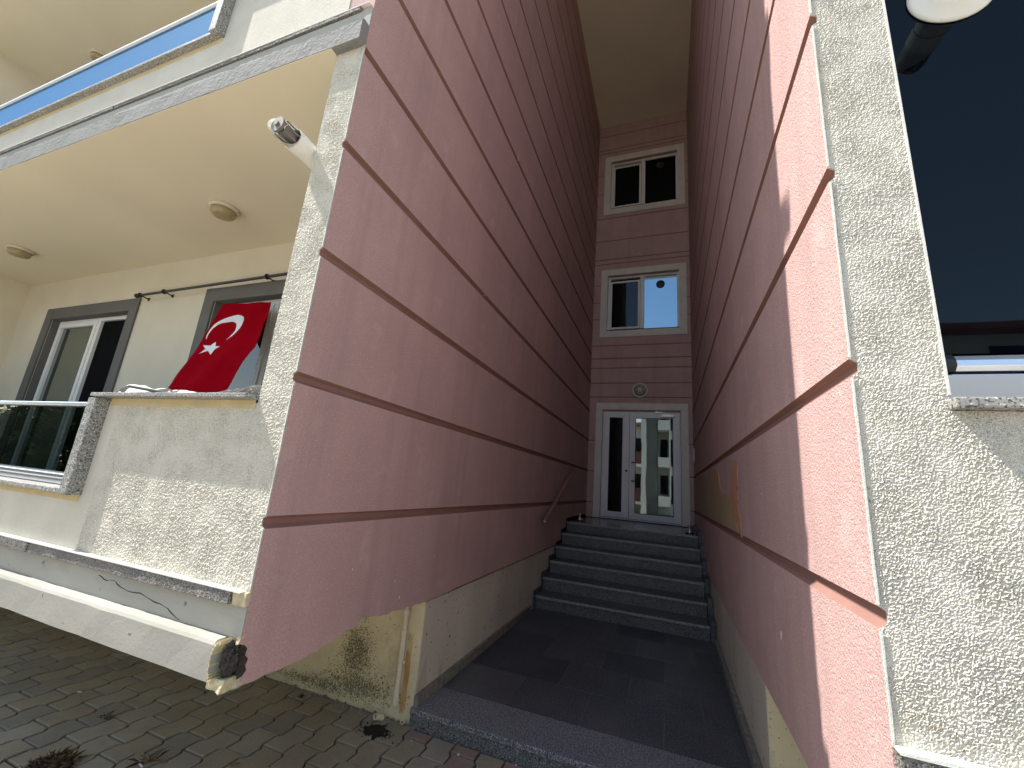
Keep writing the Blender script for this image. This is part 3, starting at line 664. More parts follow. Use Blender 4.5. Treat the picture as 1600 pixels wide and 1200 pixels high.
bm = bmesh.new(); prism(bm, [(.078, 1.870), (.066, 1.885), (.068, 1.902), (.082, 1.918), (.105, 1.922), (.15, 1.922), (.15, 1.870)], 'x', 2.107, 2.1645); obj('rail_end_cap', bm, BLACKM, E2)
obj('glass_panel', BX(2.107, 7, .102, .110, 1.925, 4.2), GLASSD, E2)
obj('glass_joint', BX(2.535, 2.552, .095, .1015, 1.925, 4.2), BLACKM, E2)
obj('dark_room', BX(2.107, 7, .3, .32, 1.79, 4.2), DARKIN, E2)
obj('balcony_beam', BX(2.1005, 7, -.002, .3, 4.2, 4.6), STUC, B)
obj('upper_wall', BX(2.1005, 7, .02, .3, 4.6, ZT), SMOOTH, B)

# bare patch on the right wall (thin skins of filler and primer)
def skin_x(name, pts, x0, x1, m, label=None):
    bm = bmesh.new(); prism(bm, pts, 'x', x0, x1); obj(name, bm, m, B, label)
pt = [(6.9, 1.82), (6.9, 1.31)] + ragged((6.6, 1.31), (2.15, 1.31), 14, .006, 3) + ragged((2.10, 1.33), (2.30, 1.50), 5, .01, 5) + ragged((2.38, 1.53), (2.85, 1.58), 5, .012, 6) + ragged((2.95, 1.60), (3.2, 1.77), 5, .012, 7) + ragged((3.3, 1.80), (6.6, 1.815), 10, .003, 8)
skin_x('filler_patch', pt, W - .0025, W + .001, PATCH, 'bare brown filler patch left by a removed panel')
pt = ragged((1.87, 1.28), (2.00, 1.33), 3, .006, 1) + ragged((2.12, 1.36), (2.38, 1.50), 12, .035, 2) + ragged((2.30, 1.56), (2.16, 1.76), 12, .026, 3) + ragged((2.07, 1.79), (1.93, 1.76), 4, .006, 4) + ragged((1.93, 1.73), (1.97, 1.48), 14, .020, 5) + ragged((1.95, 1.45), (1.87, 1.33), 9, .018, 6)
skin_x('primer_patch', pt, W - .0040, W + .001, ORANGE, 'bright orange strip at the edge of the bare patch')
pt = ragged((2.95, 1.58), (3.20, 1.62), 3, .01, 1) + ragged((3.35, 1.78), (3.1, 1.785), 3, .004, 2)
skin_x('primer_patch', pt, W - .0041, W + .001, ORANGE)
def chips(name, lst, x, sgn, m):
    bm = bmesh.new(); rnd = random.Random(4)
    for (y, z, ry, rz) in lst:
        pts = [(y + ry * math.cos(2 * math.pi * i / 9) * rnd.uniform(.5, 1.2), z + rz * math.sin(2 * math.pi * i / 9) * rnd.uniform(.5, 1.2)) for i in range(9)]
        prism(bm, pts, 'x', x, x + sgn * .0012)
    obj(name, bm, m, B)
chips('paint_chip', [(1.0, .80, .006, .012), (.93, .90, .004, .006), (.55, 1.02, .003, .008), (1.35, .98, .003, .01), (2.9, 1.05, .010, .008), (1.7, 3.05, .012, .010), (2.15, 4.85, .012, .05)], 0.0, 1, BEAD)
chips('paint_chip', [(.96, .97, .012, .018), (1.2, 1.55, .003, .005), (.80, 2.2, .003, .004)], W, -1, BEAD)
chips('paint_chip', [(.012, .90, .003, .035)], W, -1, FRED)
chips('plaster_scuff', [(-.0, 0, 0, 0)], W, -1, BEAD) if False else None

# neighbouring recess further left, seen past the end of the upper balcony
NB = thing('apartment_building', 'next block with purple pink cladding beyond the balcony end', 'building', (-8, 0, 0))
bm = BX(-14, -7.12, .95, 4, 0, 9.8); obj('wall', bm, PINK, NB)
bm = bmesh.new()
for i in range(15): box(bm, -14, -7.12, .944, .949, 1.2 + .59 * i, 1.23 + .59 * i)
obj('groove', bm, GROOVE, NB)
for z0, m_ in ((5.35, SMOOTH), (5.62, GREYR), (2.4, SMOOTH)):
    obj('cornice', BX(-14, -7.13, .80 - (z0 - 5.3) * .2, .9435, z0, z0 + .16, .02), m_, NB)

# ---------------------------------------------------------------- entrance landing and stairs
LX0, LX1 = -.020, W + .015
FSTRIP = mat('salt_pepper_granite', (0.135, 0.140, 0.150), 0.5, 0.15, 3, spots=[(150, 0.52, 0.60, (0.36, 0.36, 0.38)), (120, 0.55, 0.63, (0.02, 0.02, 0.025))])
LD = thing('entrance_landing', None, None, (0.9, 1.33, 0)); tag(LD, 'dark granite landing slab between the passage walls', None, kind='structure')
bm = BX(LX0 + .001, LX1 - .001, 1.345, 3.9, -.03, .0965); obj('landing_base', bm, CEMENT, LD)
bm = BX(-.030, LX1 - .001, 1.325, 1.66, .068, .1005, .005); obj('front_strip', bm, FSTRIP, LD)
bm = BX(-.028, LX1 - .001, 1.334, 1.344, -.02, .0675, .002); obj('front_riser', bm, DGRANF, LD)
bm = bmesh.new(); rnd = random.Random(5)
y = 1.664
tw = (LX1 - LX0 - .006) / 4
row = 0
while y < 3.86:
    y2 = min(y + .46, 3.88); off = 0 if row % 2 == 0 else tw / 2
    xs = [LX0 + .003] + [LX0 + .003 + off + tw * i for i in range(0, 5) if LX0 + .05 < LX0 + .003 + off + tw * i < LX1 - .05] + [LX1 - .003]
    for a, b in zip(xs[:-1], xs[1:]):
        dz = rnd.uniform(-.0006, .0006)
        box(bm, a + .0017, b - .0017, y + .0015, y2 - .0015, .0970, .0990 + dz, .0008, rnd.choice([0, 0, 1, 2]))
    y = y2; row += 1
DT2 = mat('dark_floor_tile_worn', (0.066, 0.068, 0.072), 0.45, 0.25, 2.6, spots=[(200, 0.58, 0.66, (0.22, 0.22, 0.23))], spec=0.4, c2=(0.12, 0.115, 0.11), c2s=2.5, c2lo=0.5, c2hi=0.8)
DT3 = mat('dark_floor_tile_deep', (0.042, 0.047, 0.058), 0.5, 0.25, 2.2, spots=[(200, 0.60, 0.68, (0.18, 0.18, 0.19))], spec=0.4)
obj('floor_tiles', bm, [DTILE, DT2, DT3], LD)

EDGEG = mat('pale_granite_nosing', (0.23, 0.235, 0.225), 0.6, 0.15, 9, spots=[(150, 0.54, 0.62, (0.42, 0.42, 0.40)), (120, 0.56, 0.64, (0.05, 0.05, 0.05))])  # paler granite for the front edge of each tread
ST = thing('staircase', 'grey speckled granite steps rising to the entrance door', 'staircase', (0.9, 3.85, 0.1))
ZN = [.240, .392, .545, .695, .848, .990]
YN = [3.86 + .30 * i for i in range(6)]
prev = .0995
for i, (zn, yn) in enumerate(zip(ZN, YN)):
    ye = YN[i + 1] + .03 if i < 5 else YB + .1
    stp = thing('step', None, None); stp.parent = ST; stp.location = (0, 0, 0)
    m_t = DGRAN if i < 5 else TOPTILE
    bm = BX(.0 - .0, W - .045, yn, ye, zn - .030, zn, .004)
    for f in bm.faces:
        if f.calc_center_median().y < yn + .006: f.material_index = 1
    obj('tread', bm, [m_t, EDGEG], stp)
    bm = BX(.004, W - .049, yn + .018, yn + .035, prev - .002, zn - .0305); obj('riser', bm, DGRANF, stp)
    # side skirting blocks
    bm = BX(-.018, .0, yn - .035, ye - .03, prev, zn + .055, .003); obj('side_skirting', bm, DGRAN, stp); obj('side_skirting', BX(W - .044, W + .012, yn - .035, ye - .03, prev, zn + .055, .003), DGRAN, stp)
    prev = zn
bm = BX(.0, W - .05, 4.0, YB + .1, .0, .2); obj('step_core', bm, DARKIN, ST)

# ---------------------------------------------------------------- separate things
# handrail on the left wall
HR = thing('handrail', 'short brown handrail with chrome ends on the left wall by the steps', 'handrail', (.06, 4.3, .9))
bm = bmesh.new(); tube(bm, (.075, 3.80, 1.075), (.075, 5.35, 1.775), .027, 16)
obj('rail', bm, mat('dark_wood_rail', (.30, .15, .11), .35, .1, 9), HR, smooth=False)
for y_, z_ in ((3.80, 1.075), (5.35, 1.775)):
    bm = bmesh.new(); bmesh.ops.create_icosphere(bm, subdivisions=3, radius=.028, matrix=Matrix.Translation((.075, y_, z_))); obj('end_cap', bm, CHROME, HR, smooth=True)
for t in (.1, .9):
    y_, z_ = 3.80 + 1.55 * t, 1.075 + .70 * t
    bm = bmesh.new(); tube(bm, (.0, y_, z_ - .05), (.06, y_, z_ - .05), .009, 10); tube(bm, (.062, y_, z_ - .055), (.072, y_, z_ - .01), .009, 10); tube(bm, (.0, y_, z_ - .05), (.006, y_, z_ - .05), .028, 16); obj('bracket', bm, CHROME, HR)

# wall lamp above the door
WL = thing('wall_lamp', 'round caged lamp on the pink wall above the entrance door', 'lamp', (.973, YB, 3.47))
bm = bmesh.new(); lathe(bm, [(.15, 0), (.155, .02), (.150, .035), (.118, .040), (.115, .034)], (.973, YB, 3.465), 'y', 40, -1); obj('lamp_ring', bm, LAMPW, WL, smooth=True)
bm = bmesh.new(); lathe(bm, [(.115, .034), (.110, .060), (.085, .078), (.04, .088), (.001, .09)], (.973, YB, 3.465), 'y', 40, -1); obj('lamp_glass', bm, mat('lamp_glass_dusty', (.30, .28, .24), .35, .2, 30), WL, smooth=True)
bm = bmesh.new()
for a in (0, 60, 120):
    for s in (-1, 1):
        dx, dz = .115 * math.cos(R(a)) * s, .115 * math.sin(R(a)) * s
        tube(bm, (.973 + dx, YB - .04, 3.465 + dz), (.973 + dx * .6, YB - .088, 3.465 + dz * .6), .005, 8); tube(bm, (.973 + dx * .6, YB - .088, 3.465 + dz * .6), (.973, YB - .098, 3.465), .005, 8)
lathe(bm, [(.035, .092), (.035, .100), (.022, .100), (.022, .092)], (.973, YB, 3.465), 'y', 20, -1)
obj('lamp_cage', bm, LAMPW, WL)

# balcony ceiling lamps
def ceiling_lamp(x, y, z, label):
    c = thing('ceiling_lamp', label, 'lamp', (x, y, z), 'round bulkhead lamps on the balcony ceilings')
    bm = bmesh.new(); lathe(bm, [(.112, 0), (.116, .010), (.110, .026), (.098, .030)], (x, y, z), 'z', 36, -1); obj('lamp_ring', bm, LAMPW, c, smooth=True)
    bm = bmesh.new(); lathe(bm, [(.098, .028), (.094, .060), (.082, .080), (.05, .090), (.001, .092)], (x, y, z), 'z', 36, -1); obj('lamp_glass', bm, BULK, c, smooth=True)
    bm = bmesh.new()
    for a in range(0, 360, 45):
        dx, dy = math.cos(R(a)), math.sin(R(a)); tube(bm, (x + .094 * dx, y + .094 * dy, z - .055), (x + .05 * dx, y + .05 * dy, z - .0915), .0035, 6)
    obj('lamp_ribs', bm, BULK, c)
    return c
l1 = ceiling_lamp(-2.19, .80, SOF, 'round amber lamp on the lower balcony ceiling nearest the white flue pipe')
l2 = copy_tree(l1); l2.location = (-5.50, .74, SOF); l2['label'] = 'round amber lamp on the lower balcony ceiling above the balcony door, at the left edge'
l3 = copy_tree(l1); l3.location = (-5.60, .80, SOF + FH); l3['label'] = 'round lamp on the upper balcony ceiling, partly hidden by the blue glass railing'

# flue pipes
def flue(org, y0, y1, r, label, flange=None, group='boiler flue pipes'):
    """pipe along -Y from y0 (inside) to y1 (tip, smaller y)"""
    x, z = org
    fl = thing('flue_pipe', label, 'flue pipe', (x, y0, z), group)
    ys = y1 + .115
    bm = bmesh.new(); tube(bm, (x, y0, z), (x, ys, z), r, 36); obj('pipe', bm, FLUEW, fl, smooth=False)
    for p in bm_last_smooth(): pass
    bm = bmesh.new(); tube(bm, (x, ys + .05, z), (x, ys - .004, z), r * 1.05, 36); obj('collar', bm, FLUEW, fl)
    bm = bmesh.new(); n = 40          # terminal: half-open shell cut on a slant
    a_, b_ = [], []
    for i in range(n + 1):
        a = 2 * math.pi * i / n
        cut = .5 + .5 * math.cos(a - R(165))           # 0..1
        yy = ys - .006 - (.100) * cut ** 1.3
        a_.append(bm.verts.new((x + r * 1.0 * math.cos(a), ys, z + r * 1.0 * math.sin(a)))); b_.append(bm.verts.new((x + r * 1.0 * math.cos(a), yy, z + r * 1.0 * math.sin(a))))
    for i in range(n): bm.faces.new((a_[i], a_[i + 1], b_[i + 1], b_[i]))
    bmesh.ops.solidify(bm, geom=bm.faces[:], thickness=.002)
    obj('terminal', bm, FLUEW, fl)
    bm = bmesh.new(); tube(bm, (x, ys + .001, z), (x, ys - .004, z), r * .97, 24); tube(bm, (x, ys + .001, z), (x, y1 + .045, z), r * .50, 24)
    for i in range(8):
        a = 2 * math.pi * i / 8; dx, dz = math.cos(a), math.sin(a)
        tube(bm, (x + r * .8 * dx, ys, z + r * .8 * dz), (x + r * .8 * dx, y1 + .04, z + r * .8 * dz), r * .09, 6)
    tube(bm, (x, y1 + .032, z), (x, y1 + .02, z), r * .75, 24); tube(bm, (x, y1 + .02, z), (x, y1 + .012, z), r * .25, 16)
    obj('vent_core', bm, FLUEG, fl)
    if flange:
        bm = bmesh.new(); lathe(bm, [(flange, 0), (flange, .004), (flange * .93, .012), (flange * .62, .016), (flange * .60, .024), (r * 1.02, .024)], (x, y0, z), 'y', 48, -1); obj('flange', bm, FLUEW, fl, smooth=True)
    return fl
def bm_last_smooth(): return []
f1 = flue((-.247, 3.053), 1.30, -.20, .052, 'white flue pipe jutting out past the left balcony corner')
f2 = copy_tree(f1); f2.location = (-.247, 1.30, 3.053 + FH); f2['label'] = 'white flue pipe one storey above the left one'
flue((2.322, 3.125), .100, -.16, .048, 'grey white flue pipe with round flange through the dark glass', .110)

# curtain rod with brackets on the inner wall
CR = thing('curtain_rod', 'thin black rod on brackets above the flagged balcony window', 'rod', (-4.15, 1.30, 3.20))
bm = bmesh.new(); tube(bm, (-4.15, 1.29, 3.215), (-1.4, 1.29, 3.245), .014, 12); obj('rod', bm, BLACKM, CR)
bm = bmesh.new(); bmesh.ops.create_icosphere(bm, subdivisions=3, radius=.026, matrix=Matrix.Translation((-4.16, 1.29, 3.213))); obj('finial', bm, BLACKM, CR, smooth=True)
for xb_ in (-4.10, -3.68, -2.14):
    zb = 3.215 + (xb_ + 4.15) * .011
    bm = bmesh.new(); lathe(bm, [(.026, -.008), (.028, 0), (.026, .008)], (xb_, 1.29, zb), 'x', 20); tube(bm, (xb_, 1.29, zb), (xb_, YI - .0005, zb - .01), .007, 8); tube(bm, (xb_, YI - .006, zb - .01), (xb_, YI - .0005, zb - .01), .02, 14); obj('bracket', bm, BLACKM, CR)

# ---- the flag
def ray_pt(u, v_, plane_o, plane_n):
    d = _m @ Vector(((u - 800) / 646.0, 1.0, -(v_ - 600) / 646.0))
    t = (Vector(plane_o) - CAM).dot(Vector(plane_n)) / d.dot(Vector(plane_n)); return CAM + d * t
# outline of the hanging cloth in its own slanted plane (a: along the top edge in metres, b: down the cloth in metres)
FO = Vector((-2.70, 1.33, 3.005)); FD = Vector((0, -.47, -.985)).normalized(); FN = Vector((1, 0, 0)).cross(FD)
def fab(px, py):
    p = ray_pt(px, py, FO, FN); return ((p - FO).x, (p - FO).dot(FD))
def cpx(x, y): return 220 + x / 1418 * 260, 420 + y / 1200 * 220
LEFT = [fab(*cpx(*p)) for p in [(698, 300), (640, 395), (570, 500), (460, 680), (330, 850), (235, 985), (195, 1075)]]
RIGHT = [fab(*cpx(*p)) for p in [(1112, 285), (1085, 390), (1045, 480), (980, 650), (860, 800), (740, 1010), (660, 1085)]]
BOT = [fab(*cpx(*p)) for p in [(195, 1075), (240, 1055), (290, 1050), (345, 1065), (420, 1090), (520, 1100), (590, 1103), (660, 1085)]]
def interp(P, t):
    t = max(0, min(.9999, t)) * (len(P) - 1); i = int(t); f_ = t - i
    p0 = P[max(i - 1, 0)]; p1 = P[i]; p2 = P[i + 1]; p3 = P[min(i + 2, len(P) - 1)]
    return tuple(.5 * ((2 * p1[k]) + (-p0[k] + p2[k]) * f_ + (2 * p0[k] - 5 * p1[k] + 4 * p2[k] - p3[k]) * f_ ** 2 + (-p0[k] + 3 * p1[k] - 3 * p2[k] + p3[k]) * f_ ** 3) for k in (0, 1))
CRES = [fab(*cpx(*p)) for p in [(552, 602), (553, 570), (575, 525), (620, 470), (690, 432), (750, 408), (810, 391), (852, 394), (880, 418), (883, 455), (868, 500), (835, 540), (790, 578), (728, 610),
                                (775, 572), (808, 540), (822, 500), (812, 465), (780, 447), (735, 455), (680, 468), (630, 492), (595, 520), (568, 560)]]
STARP = [fab(*cpx(*p)) for p in [(632, 614), (628, 652), (670, 661), (622, 682), (588, 727), (565, 692), (497, 719), (546, 680), (531, 650), (588, 650)]]
def smooth_poly(P, n=6):
    out = []; m_ = len(P)
    for i in range(m_):
        p0, p1, p2, p3 = P[i - 1], P[i], P[(i + 1) % m_], P[(i + 2) % m_]
        for k_ in range(n):
            f_ = k_ / n; out.append(tuple(.5 * ((2 * p1[k]) + (-p0[k] + p2[k]) * f_ + (2 * p0[k] - 5 * p1[k] + 4 * p2[k] - p3[k]) * f_ ** 2 + (-p0[k] + 3 * p1[k] - 3 * p2[k] + p3[k]) * f_ ** 3) for k in (0, 1)))
    return out
outer = CRES[:14]; inner = CRES[13:] + [CRES[0]]
CR_O = [interp(outer, i / 40) for i in range(41)]; CR_I = [interp(inner, i / 40) for i in range(1, 40)]
CRP = CR_O + CR_I
def inside(p, P):
    c = False; j = len(P) - 1
    for i in range(len(P)):
        if (P[i][1] > p[1]) != (P[j][1] > p[1]) and p[0] < (P[j][0] - P[i][0]) * (p[1] - P[i][1]) / (P[j][1] - P[i][1]) + P[i][0]: c = not c
        j = i
    return c
bm = bmesh.new(); NX, NY = 150, 230
Vg = []
tl, tr = LEFT[0], RIGHT[0]
for j in range(NY + 1):
    t = j / NY; l_, r_ = interp(LEFT, t), interp(RIGHT, t); rowv = []
    for i in range(NX + 1):
        s = i / NX
        a = l_[0] + (r_[0] - l_[0]) * s; b = l_[1] + (r_[1] - l_[1]) * s
        bb = interp(BOT, s); lb = LEFT[-1]; rb = RIGHT[-1]
        lin = (lb[0] + (rb[0] - lb[0]) * s, lb[1] + (rb[1] - lb[1]) * s)
        k_ = t ** 5; a += (bb[0] - lin[0]) * k_; b += (bb[1] - lin[1]) * k_
        h = .020 * math.sin(s * 5.5 + t * 2.0) * (.2 + t) + .010 * math.sin(s * 13 + t * 3.5 + 1) * (.3 + t) + .006 * noise.noise(Vector((s * 6, t * 8, 1)))
        rowv.append((bm.verts.new(FO + Vector((1, 0, 0)) * a + FD * b + FN * h), (a, b)))
    Vg.append(rowv)
for j in range(NY):
    for i in range(NX):
        q = (Vg[j][i], Vg[j][i + 1], Vg[j + 1][i + 1], Vg[j + 1][i]); f = bm.faces.new([v_[0] for v_ in q])
        c_ = (sum(v_[1][0] for v_ in q) / 4, sum(v_[1][1] for v_ in q) / 4)
        f.material_index = 1 if (inside(c_, CRP) or inside(c_, STARP)) else 0
fo = obj('flag', bm, [FRED, FWHT], None, smooth=True, org=(-2.4, 1.1, 2.0))
sol = fo.modifiers.new('thickness', 'SOLIDIFY'); sol.thickness = .0015
tag(fo, 'red flag with white crescent and star hanging from the balcony window', 'flag')

# cloths lying on the parapet
def lumpy(name, x0, x1, y0, y1, z0, hf, m_, label, cat, seed):
    bm = bmesh.new(); nx, ny = 90, 24; top = []
    for j in range(ny + 1):
        r_ = []
        for i in range(nx + 1):
            s, t = i / nx, j / ny
            x = x0 + (x1 - x0) * s; y = y0 + (y1 - y0) * t
            e = min(1, 8 * s, 8 * (1 - s)) ** .5 * min(1, 4 * t + .05, 4 * (1 - t) + .05) ** .5
            h = hf(s) * e * (1 + .35 * noise.noise(Vector((x * 9, y * 9, seed)))) + .006 * noise.noise(Vector((x * 30, y * 30, seed)))
            r_.append(bm.verts.new((x + .01 * noise.noise(Vector((x * 8, y * 4, 3))), y + .008 * noise.noise(Vector((x * 7, 2, t))), z0 + max(h, .001))))
        top.append(r_)
    for j in range(ny):
        for i in range(nx): bm.faces.new((top[j][i], top[j][i + 1], top[j + 1][i + 1], top[j + 1][i]))
    base = [[bm.verts.new((v_.co.x, v_.co.y, z0)) for v_ in top[0]], [bm.verts.new((v_.co.x, v_.co.y, z0)) for v_ in top[-1]]]
    for i in range(nx):
        bm.faces.new((base[0][i], base[0][i + 1], top[0][i + 1], top[0][i])); bm.faces.new((base[1][i + 1], base[1][i], top[-1][i], top[-1][i + 1]))
    o = obj(name, bm, m_, None, smooth=True, org=((x0 + x1) / 2, (y0 + y1) / 2, z0)); tag(o, label, cat); return o
lumpy('folded_cloth', -1.30, -.60, .0, .17, 1.7785, lambda s: .055 * (1 - s) ** .6 + .006, PRINTW, 'white cloth with dark branch print folded on the left end of the parapet', 'cloth', 1)
lumpy('rug', -.66, -.19, .02, .19, 1.7785, lambda s: .018 + .055 * s, RUG, 'dark patterned rug bundled on the parapet beside the corner pillar', 'rug', 5)
bm = bmesh.new(); tube(bm, (-1.12, -.01, 1.822), (-.78, .01, 1.784), .007, 8); o = obj('strap', bm, BLACKM, None, org=(-.95, 0, 1.8)); tag(o, 'thin black strap across the white cloth', 'strap')

# drain pipe and stub at the yellow plinth
DP = thing('drain_pipe', 'slim cream drain pipe on the yellow plinth wall beside a rust stain', 'pipe', (-.15, 1.33, 0))
bm = bmesh.new(); tube(bm, (-.142, 1.331, .10), (-.142, 1.331, .50), .017, 18); tube(bm, (-.142, 1.331, .50), (-.142, 1.331, .73), .014, 18); obj('pipe', bm, PIPEW, DP)
for z_ in (.50, .11, .62):
    bm = bmesh.new(); tube(bm, (-.142, 1.331, z_ - .018), (-.142, 1.331, z_ + .018), .020, 18); obj('coupling', bm, PIPEW, DP)
bm = bmesh.new(); box(bm, -.166, -.118, 1.328, 1.351, .325, .343, .003); tube(bm, (-.112, 1.325, .334), (-.125, 1.331, .334), .008, 8); obj('clamp', bm, PIPEW, DP)
def short_pipe(x, y, z, r, tilt, label):
    t = thing('pipe_stub', label, 'pipe', (x, y, z)); bm = bmesh.new()
    n = 20; d = Vector((tilt, -.6, .25)).normalized(); q = d.to_track_quat('Z', 'Y').to_matrix()
    rings = [[bm.verts.new(Vector((x, y, z)) + q @ Vector((rr * math.cos(2 * math.pi * i / n), rr * math.sin(2 * math.pi * i / n), hh))) for i in range(n)] for rr, hh in ((r, -.05), (r, .012), (r * .78, .012), (r * .78, -.045))]
    for a in range(3):
        for i in range(n): bm.faces.new((rings[a][i], rings[a][(i + 1) % n], rings[a + 1][(i + 1) % n], rings[a + 1][i]))
    bmesh.ops.recalc_face_normals(bm, faces=bm.faces); obj('pipe', bm, PIPEW, t)
short_pipe(-.225, 1.27, .03, .017, -.2, 'open end of a small pipe beside the dark ground hole')
short_pipe(-.055, 1.30, .03, .011, .2, 'tiny pipe end at the corner of the landing')
# dark broken spot in the paving
bm = bmesh.new(); rnd = random.Random(8)
for q_ in range(150):
    ax, ay = -.17 + rnd.gauss(0, .050), 1.195 + rnd.gauss(0, .034); rr_ = max(.003, .030 - .30 * math.hypot(ax + .17, (ay - 1.195) * 1.3)) * rnd.uniform(.5, 1.3)
    pts = [(ax + rr_ * math.cos(2 * math.pi * i / 9) * rnd.uniform(.6, 1.2), ay + rr_ * math.sin(2 * math.pi * i / 9) * rnd.uniform(.6, 1.2)) for i in range(9)]
    prism(bm, pts, 'z', -.01, .0045 + q_ * 6e-6)
o = obj('wet_hole', bm, mat('wet_soil', (.006, .005, .004), .9, .4, 20, bump=.6, bscale=60, bdist=.01)); tag(o, 'black wet hole in the paving below the drain pipe', kind='structure')
# cement rubble along the foot of the plinth
bm = bmesh.new(); rnd = random.Random(9)
for i in range(110):
    x = rnd.uniform(-3.2, -.03); r_ = rnd.uniform(.004, .016)
    bmesh.ops.create_icosphere(bm, subdivisions=1, radius=r_, matrix=Matrix.Translation((x, 1.345 - rnd.uniform(0, .03) ** 1, rnd.uniform(0, .006))))
jit(bm, .006, 60); o = obj('rubble', bm, CEMENT); tag(o, 'crumbled mortar and dirt along the plinth foot', 'rubble', kind='stuff')
# soil and moss in joints
bm = bmesh.new(); rnd = random.Random(19)
for i in range(900):
    x = rnd.uniform(-3.5, 1.4); y = rnd.uniform(.1, 1.3)
    if x > -.03 and y > 1.3: continue
    r_ = rnd.uniform(.0008, .003)
    bmesh.ops.create_icosphere(bm, subdivisions=1, radius=r_, matrix=Matrix.Translation((x, y, .001)))
o = obj('grit', bm, CEMENT); tag(o, 'fine grit scattered over the paving', 'grit', kind='stuff')

# litter: white chips
CH = [(-.03, 1.10, .007), (.05, 1.16, .006), (.22, 1.20, .007), (.235, 1.185, .005), (.28, 1.02, .008), (.55, 1.10, .007), (.12, 1.02, .005), (-.72, 1.19, .006), (-.75, .94, .006)]
def gpt(u, v_): return ray_pt(u, v_, (0, 0, .003), (0, 0, 1))
GP = [((643, 1158), 'near the landing corner'), ((705, 1146), 'against the front of the landing'), ((712, 1152), ''), ((716, 1179), ''), ((747, 1168), ''), ((806, 1195), '')]
def chip_mesh(p, r_, seed):
    bm = bmesh.new(); bmesh.ops.create_icosphere(bm, subdivisions=1, radius=r_); rnd = random.Random(seed)
    for v_ in bm.verts: v_.co = Vector((v_.co.x * rnd.uniform(.6, 1.4), v_.co.y * rnd.uniform(.6, 1.4), v_.co.z * .45))
    bmesh.ops.translate(bm, verts=bm.verts, vec=p); return bm
LB = ['white stone chip on the paving left of the landing front', 'white stone chip touching the front of the landing', 'small white stone chip in front of the landing',
      'largest square white stone chip on the reddish pavers', 'tiny white chip on the reddish pavers', 'white chip lowest in the photo before the landing']
for i, ((uv, _), lb) in enumerate(zip(GP, LB)):
    p = gpt(*uv); o = obj('stone_chip', chip_mesh(p, .0055 if i != 3 else .009, i), STONEW, None, org=tuple(p)); tag(o, lb, 'stone', 'white stone chips in front of the landing')
def stick(u, v_, L_, ang, lb, m_=STONEW):
    p = gpt(u, v_); d = Vector((math.cos(R(ang)), math.sin(R(ang)), 0)) * L_ / 2; bm = bmesh.new(); tube(bm, p - d + Vector((0, 0, .003)), p + d + Vector((0, 0, .003)), .0038, 8)
    o = obj('cigarette_butt', bm, m_, None, org=tuple(p)); tag(o, lb, 'cigarette butt')
stick(468, 1070, .045, 10, 'white cigarette butt under the pink wall overhang')
stick(124, 1082, .030, 15, 'white cigarette butt on the paving under the balcony')
stick(219, 1196, .05, -10, 'pale stick lying on the paving at the bottom edge')
stick(367, 1195, .04, 60, 'pale stick on the paving below the broken corner', STRAW)
# dry weed at the bottom left and grass wisps
def tuft(u, v_, n, L_, spread, lb, seed, mats_=(STRAW, ROOT)):
    p = gpt(u, v_); rnd = random.Random(seed); t = thing('dry_weed', lb, 'weed', tuple(p))
    for nm, m_, frac in (('stems', mats_[0], .55), ('dead_leaves', mats_[1], .45)):
        bm = bmesh.new()
        for i in range(int(n * frac)):
            a = rnd.uniform(0, 6.28); e = rnd.uniform(.15, 1.0); l_ = L_ * rnd.uniform(.4, 1.1); b0 = p + Vector((rnd.gauss(0, spread * .25), rnd.gauss(0, spread * .25), 0))
            d = Vector((math.cos(a) * math.cos(e), math.sin(a) * math.cos(e), math.sin(e))); sd_ = d.cross(Vector((0, 0, 1))).normalized() * (.0008 if nm == 'stems' else .0018)
            m1 = b0 + d * l_ * .5; m2 = b0 + d * l_ + Vector((0, 0, -.25 * l_))
            vv = [bm.verts.new(q) for q in (b0 - sd_, b0 + sd_, m1 + sd_, m2, m1 - sd_)]; bm.faces.new(vv)
        obj(nm, bm, m_, t)
tuft(78, 1199, 900, .075, .13, 'clump of dead brown weed at the bottom left edge', 1)
tuft(166, 1122, 16, .07, .05, 'thin dry grass wisp on the paving under the balcony', 2)
tuft(232, 1190, 22, .10, .05, 'dry grass wisp near the bottom edge of the paving', 3)
tuft(470, 1088, 30, .035, .06, 'scrap of reddish dead leaves under the pink wall', 4, (ROOT, ROOT))

# door stops on the top landing
def stopper(x, y, z, lb):
    t = thing('door_stop', lb, 'door stop', (x, y, z)); bm = bmesh.new(); lathe(bm, [(.045, 0), (.047, .02), (.03, .05), (.018, .065), (.026, .09), (.03, .105), (.02, .12), (.001, .122)], (x, y, z), 'z', 24); obj('body', bm, CHROME, t, smooth=True)
    bm = bmesh.new(); lathe(bm, [(.062, 0), (.062, .012), (.05, .016)], (x, y, z - .0), 'z', 24); obj('foot', bm, BLACKM, t); return t
stopper(.13, 5.75, .991, 'small metal ornament on the top step, left of the door')
stopper(1.77, 5.65, .991, 'small metal ornament on the top step, right of the door')

